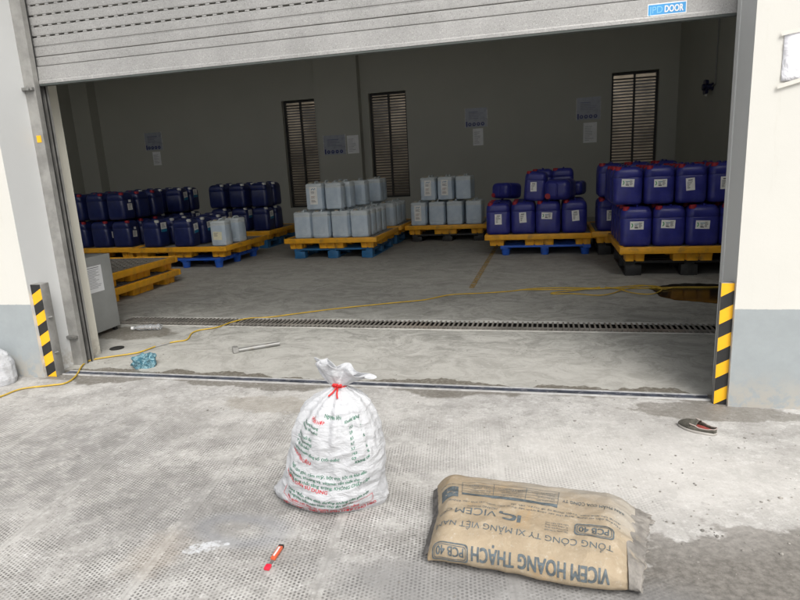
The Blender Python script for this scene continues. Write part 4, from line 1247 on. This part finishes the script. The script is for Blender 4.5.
# print on the sack
def prof_a(z):
    for a, b in zip(prof, prof[1:]):
        if z <= b[0]: t = (z-a[0])/(b[0]-a[0]); return a[3]+(b[3]-a[3])*t
    return .02
TH0 = radians(-74)
def sackpt(ox, oz, bend=.26, rot=0):
    def f(x, y, h=0):
        X_ = ox+x; z = oz+y+bend*X_*X_/.2*1.0 - .10*X_*rot
        z = max(.012, min(.46, z))
        return SS(TH0+X_/.172, z, .0016+h)-Vector((BC[0], BC[1], 0))
    return f
mb = MB()
G_, R_ = 0, 1
lines = [
 (-.060, .395, .018, 'Nguyên liệu', G_, 0), (-.115, .372, .016, 'HỖN HỢP', R_, 0), (-.150, .352, .014, '(g) trong khoáng', G_, 0), (-.160, .334, .013, 'Đạm thô (tối thiểu)', G_, 0),
 (-.165, .300, .014, 'Độ ẩm (tối đa)', G_, 0), (-.172, .282, .014, 'Ca trong khoáng)', G_, 0), (-.172, .264, .014, 'P (g) (tối thiểu)', G_, 0), (-.176, .243, .015, 'Lysine, Protein tổng số (tối thiểu)', G_, 0),
 (-.195, .210, .020, 'NGUYÊN LIỆU', R_, 0),
 (-.178, .168, .0165, 'Ngô, cám gạo, cám mỳ, bột thịt, bột cá, khô dầu', G_, 0), (-.178, .148, .0165, 'các protein, khoáng và vitamin cần thiết cho', G_, 0), (-.178, .128, .0165, 'không dùng chất tăng trọng, KHÔNG CHẤT CẤM', G_, 0),
 (-.200, .106, .0185, 'HƯỚNG DẪN SỬ DỤNG', R_, .3),
 (-.165, .072, .0165, 'Dùng nguồn cám dinh dưỡng không nên pha trộn', G_, 0), (-.165, .054, .0165, 'với nguyên liệu nào khác, cho ăn tự do', G_, 0),
 (-.165, .034, .0150, 'Bảo quản nơi khô ráo, thoáng mát, tránh nắng', R_, 0),
]
for x, z, s_, tx, mi, rot in lines:
    geo = text_geo(tx, s_, .012 if mi == G_ else .02, sx=.86)
    put(mb, geo, sackpt(x, z, rot=rot*2), mi, lim=.006)
# column of figures at right
for k in range(7): put(mb, text_geo(['15,5', '2,8', '8,5', '0,7', '5,7', '14,0', '0,9'][k], .0135, .02), sackpt(.048, .352-.0185*k), G_)
for k in range(8): put(mb, text_geo(['-', '~', '-', '%', '-', '%', '%', '-'][k], .014, .02), sackpt(.098+.003*k, .368-.021*k), G_)
put(mb, text_geo('Không có', .0165, .02), sackpt(.060, .222), G_)
put(mb, text_geo('Khoáng (g/kg)', .014, .02), sackpt(.030, .378), G_)
# red framed panel at the bottom
f = sackpt(0, 0)
for (xa, za, xb, zb) in ((-.19, .026, .135, .0275), (-.19, .064, -.188, .027), (.133, .058, .135, .0275), (.03, .0575, .135, .059)):
    strip_quad(mb, xa, za, xb, zb, f, nx=40, ny=2, mi=R_)
put(mb, text_geo('VIỆT NAM - THỨC ĂN HỖN HỢP CHO HEO', .019, .03, sx=.85), sackpt(-.175, .010, bend=.16), R_)
mb.build('printed_text', [M['green_print'], M['red_print']], r)

# ------------------------------------------------------------------ cement sack lying on the apron
CC = Vector((-.055, 1.885, 0)); CA = radians(-3.5)
r = empty('cement_sack', tuple(CC), CA, 'torn brown paper cement sack lying flat with its grey print upside down', 'sack')
HL, HB, HT = .335, .232, .125
def loop_pts(n, b, h, e=2.9, N=160):
    out = []
    for k in range(N):
        a = -pi/2 - 2*pi*k/N     # from bottom centre towards the front (-y), up and over
        c, s = cos(a), sin(a)
        out.append((b*math.copysign(abs(c)**(2/e), c), h/2+h/2*math.copysign(abs(s)**(2/e), s)))
    return out
# arc-length table of the unit cross-section
_lp = loop_pts(0, HB, HT)
_al = [0]
for a, b in zip(_lp, _lp[1:]+_lp[:1]): _al.append(_al[-1]+math.hypot(b[0]-a[0], b[1]-a[1]))
_start = min(range(len(_lp)), key=lambda i: abs(_lp[i][1]-.018)+(0 if _lp[i][0] < 0 else 9))
def cross(v):
    "v = arc length measured from where the front face leaves the ground"
    L = _al[_start]+v; L %= _al[-1]
    lo, hi = 0, len(_al)-1
    while hi-lo > 1:
        m_ = (lo+hi)//2
        if _al[m_] <= L: lo = m_
        else: hi = m_
    t = (L-_al[lo])/(_al[lo+1]-_al[lo]+1e-12); a = _lp[lo % len(_lp)]; b = _lp[(lo+1) % len(_lp)]
    return a[0]+(b[0]-a[0])*t, a[1]+(b[1]-a[1])*t
def CS(u, v, off=0):
    y, z = cross(v)
    t = max(-1, min(1, u/HL))
    # thickness and width taper near the ends; the left end is pinched, the right one slumps
    el = max(0, (-t-.80)/.20); er = max(0, (t-.72)/.28)
    hz = (1-.55*el**2.2)*(1-.50*er**1.6)*(1+.05*noise.noise(Vector((u*5, y*4, 1))))
    hy = (1-.06*el**2)*(1-.02*er)
    skew = .030*t*(1 if True else 0)
    top = z/HT
    # slow hollows and sharp creases
    big = .010*noise.noise(Vector((u*6, y*7, z*6+3)))
    cr = .0045*(1-2*abs(noise.noise(Vector((u*9+y*5, y*13-u*4, z*9)))))+.002*noise.noise(Vector((u*34, y*34, z*30)))
    cr += .010*er*(1-2*abs(noise.noise(Vector((u*14, y*24, z*20+5)))))
    ny = y/HB; nzv = (z-HT/2)/(HT/2)
    m_ = max(.3, math.hypot(ny**3, nzv**3)); ny3, nz3 = ny**3/m_, nzv**3/m_
    d = (big*.8+cr)*(1 if z > .012 else .2)+off
    yy = y*hy+ny3*d + .018*sin(t*2.1)*(-1)*(.5)
    zz = max(.002, z*hz+nz3*d*(1 if nz3 > 0 else 0))
    if t > .70 and y < 0: yy += .050*((t-.70)/.30)**2*(-y/HB)
    uu = u+skew*(y/HB)*.55-.040*max(0, -t)*max(0, y/HB)
    return Vector((uu, yy, zz))
VT = _al[-1]
def kraft():
    q = NT('kraft_paper', .7, spec=.3); v = q.pos(True); xyz = q.n('SeparateXYZ', {0: v})
    n1 = q.noise(7, 6, .65, v); n2 = q.noise(28, 6, .75, v)
    c = q.mix(q.ramp(n1, .3, .7), (.31, .245, .165), (.385, .315, .222))
    c = q.mix(q.ramp(n2, .55, .8, 0, .55), c, (.60, .54, .45))
    # water marks, yellowish and brown
    c = q.mix(q.ramp(q.noise(4, 4, .6, q.vmath('ADD', v, (3, 1, 0)).outputs[0], 1), .56, .68, 0, .45), c, (.44, .28, .12))
    # cement dust settled towards the far side and the open end
    m1 = q.math('ADD', q.math('MULTIPLY', xyz.outputs[1], 1.6), q.math('MULTIPLY', xyz.outputs[0], .7))
    m1 = q.math('ADD', m1, q.math('MULTIPLY', q.math('SUBTRACT', q.noise(6, 6, .7, v), .5), .9))
    c = q.mix(q.ramp(m1, -.02, .50, 0, .80), c, (.34, .32, .285))
    c = q.mix(q.ramp(q.noise(50, 6, .8, v), .56, .66, 0, .5), c, (.47, .44, .38))
    c = q.mix(q.ramp(n2, .28, .42, .35, 0), c, (.30, .22, .14))
    q.color(c)
    q.bump(q.math('ADD', q.noise(20, 6, .7, v, 1.4), q.math('MULTIPLY', n2, .5)), .55, .006)
    return q.m
M['kraft'] = kraft()
mb = MB(); NU, NV = 200, 170
rings = []
for i in range(NU+1):
    u = -HL+2*HL*i/NU; rings.append([CS(u, VT*k/NV) for k in range(NV)])
R = mb.loft(rings, True, False)
mb.build('paper_body', M['kraft'], r, smooth=180)
M['paper_grey'] = simple('dusty_paper', (.22, .205, .185), .9, var=.35, scale=16, bump=.3, dirt=(.42, .34, .24), dirt_amt=.9, dscale=12)
# torn grey inner plies sticking out of the open end
mb = MB()
for ply in range(3):
    sc_ = 1-.07*ply; rg = []
    nn_ = 120
    for j in range(15):
        t = j/14; ring = []
        for k in range(nn_):
            v = VT*k/nn_; p = CS(HL-.03, v, -.004-.003*ply); e = 1+.5*noise.noise(Vector((k*.16, ply*3.0, 0)))+.35*noise.noise(Vector((k*.6, ply*3.0+1, 0)))
            # far side reaches further
            far = .5+.5*max(-1, min(1, p.y/HB))
            ext = (.006+.062*far)*(1-.12*ply)*max(.2, e)
            q = p.copy(); q.x = HL-.03+(ext+.03)*t
            q.z = max(.002+.001*ply, p.z*(1-.45*t)+.010*t*noise.noise(Vector((k*.22, t*3, ply))))
            q.y = p.y*(1-.05*t)+.008*t*noise.noise(Vector((k*.2, t*4, ply+5)))
            ring.append(q)
        rg.append(ring)
    mb.loft(rg, False, False)
o = mb.build('torn_liner', M['paper_grey'], r, smooth=60); o.modifiers.new('thickness', 'SOLIDIFY').thickness = .0012
# folded, blackened left seam
mb = MB(); rg = []
for j in range(9):
    t = j/8; ring = []
    for k in range(60):
        v = .10+(.52-.10)*k/59; p = CS(-HL+.002, v, .001)
        ring.append(Vector((p.x-.020*t+.003*noise.noise(Vector((k*.5, t*3, 0))), p.y, max(.003, p.z*(1-.35*t)+.004*noise.noise(Vector((k*.3, t*2, 4)))))))
    rg.append(ring)
mb.loft(rg, False, False, cyclic=False); o = mb.build('end_seam', simple('seam_grey', (.085, .08, .075), .85, var=.4, scale=30), r, smooth=60); o.modifiers.new('thickness', 'SOLIDIFY').thickness = .004
# grey dark mouth of the torn end
mb = MB(); mb.loft([[CS(HL-.035, VT*k/60, -.012) for k in range(60)], [CS(HL-.034, VT*k/60, -.012) for k in range(60)]]); mb.build('cement_fill', simple('cement_powder', (.16, .16, .155), .95, var=.25, scale=20), r)

# print: text runs towards -u, its up direction towards the front (v decreasing)
def cpt(u0, v0, shear=0):
    return lambda x, y, h=0: CS(u0-x, v0-y, .0014+h)
mb = MB()
def line(tx, u0, v0, size, bold=0, sx=1.0, width=None):
    geo = text_geo(tx, size, bold, sx=sx)
    if width:
        w_ = max(p[0] for p in geo[0]); k = width/w_; geo = ([(x*k, y, h) for x, y, h in geo[0]], geo[1])
    put(mb, geo, cpt(u0, v0), lim=.006)
# line positions: v is the baseline (far side of the letters)
line('VICEM HOÀNG THẠCH'.replace('À', 'A'), .262, .105, .066, .035, width=.44)
fr = lambda u_, v_: (lambda x, y, h=.0010, g=cpt(u_, v_): g(x, y, h))
round_frame(mb, 0, 0, .128, .062, .012, .0045, fr(-.188, .108)); round_frame(mb, .008, .008, .120, .054, .008, .0022, fr(-.188, .108))
line('PCB 40', -.202, .094, .042, .025, width=.100)
line('TỔNG CÔNG TY XI MĂNG VIỆT NAM', .270, .195, .036, .004, width=.585)
round_frame(mb, 0, 0, .125, .058, .012, .0045, fr(.272, .275)); round_frame(mb, .008, .008, .117, .050, .008, .0022, fr(.272, .275))
line('PCB 40', .257, .261, .040, .025, width=.096)
for k, tx in enumerate(['Tiêu chuẩn: TCVN 6260', 'Khối lượng tịnh: 50 kg', 'Xi măng poóc lăng', 'hỗn hợp bền cao']): line(tx, .128, .226+.013*k, .0105, 0, width=.075)
line('VICEM', -.112, .268, .046, .004, width=.145)
line('HOÀNG THẠCH', -.112, .290, .0165, .004, width=.105)
# hook-like monogram left of the word (seen right of it in reading order)
def poly(pts, u0, v0): 
    f = cpt(u0, v0); mb.bm.faces.new([mb.bm.verts.new(f(*p)) for p in pts])
line('IC,', -.026, .270, .056, .045, width=.078)
# small mark at the end of the word
for a in (0, 1): 
    for k in range(8):
        a0 = radians(30+300*k/8); a1 = radians(30+300*(k+1)/8); P = lambda an, rr: (.014+a*.020+rr*cos(an), .012+a*.012+rr*sin(an)*.8)
        poly([P(a0, .013), P(a1, .013), P(a1, .010), P(a0, .010)], -.268, .270)
line('Hướng dẫn sử dụng: dùng cho các công trình xây dựng, bảo quản nơi khô ráo. Không', .290, .318, .0135, 0, width=.58)
line('dùng khi quá hạn. Trộn đúng tỷ lệ nước, cát, đá', .290, .335, .0125, 0, width=.36)
# table with dark heading bar
strip_quad(mb, 0, 0, .33, .017, cpt(.085, .372), nx=50, ny=3)
f = cpt(.085, .372)
for k in range(1, 6): strip_quad(mb, 0, -.018*k-.001, .33, -.018*k+.0005, f, nx=50)
for x in (0, .11, .22, .33): strip_quad(mb, x-.0008, -.09, x+.0008, 0, f, nx=1, ny=6)
for k in range(4):
    for x, ww in ((.01, .085), (.12, .085), (.23, .08)): line(random.choice(['Cường độ nén', 'Thời gian đông kết', 'Độ mịn, Blaine', 'Hàm lượng SO3', 'Tiêu chuẩn']), .085-x, .372+.018*(k+1)-.004, .010, 0, width=ww*random.uniform(.7, 1))
# emblem patch, solid with a pale bird-like stroke
strip_quad(mb, 0, 0, .060, .075, cpt(-.258, .412), nx=14, ny=16)
line('SẢN PHẨM CỦA CÔNG TY', .300, .408, .024, .006, width=.20)
line('CÔNG TY XI MĂNG HOÀNG THẠCH, Kinh Môn, Hải Dương', -.02, .440, .0125, 0, width=.30)
mb.build('printed_text', M['kraft_print'], r)
mb = MB()
f = lambda x, y: CS(-.254-x*.75, .412-y, .0024)
for pts in ([(.018, .052), (.030, .058), (.050, .040), (.036, .042)], [(.050, .040), (.062, .060), (.068, .052), (.058, .032), (.040, .034)], [(.016, .024), (.062, .022), (.062, .018), (.016, .020)], [(.016, .012), (.062, .010), (.062, .007), (.016, .009)]):
    mb.bm.faces.new([mb.bm.verts.new(f(*p)) for p in pts])
mb.build('emblem_mark', M['kraft'], r)

# remove prototypes that were never placed
for (k, v) in PROTO.items():
    if not v[1]:
        for c in children(v[0]): bpy.data.objects.remove(c)
        bpy.data.objects.remove(v[0])
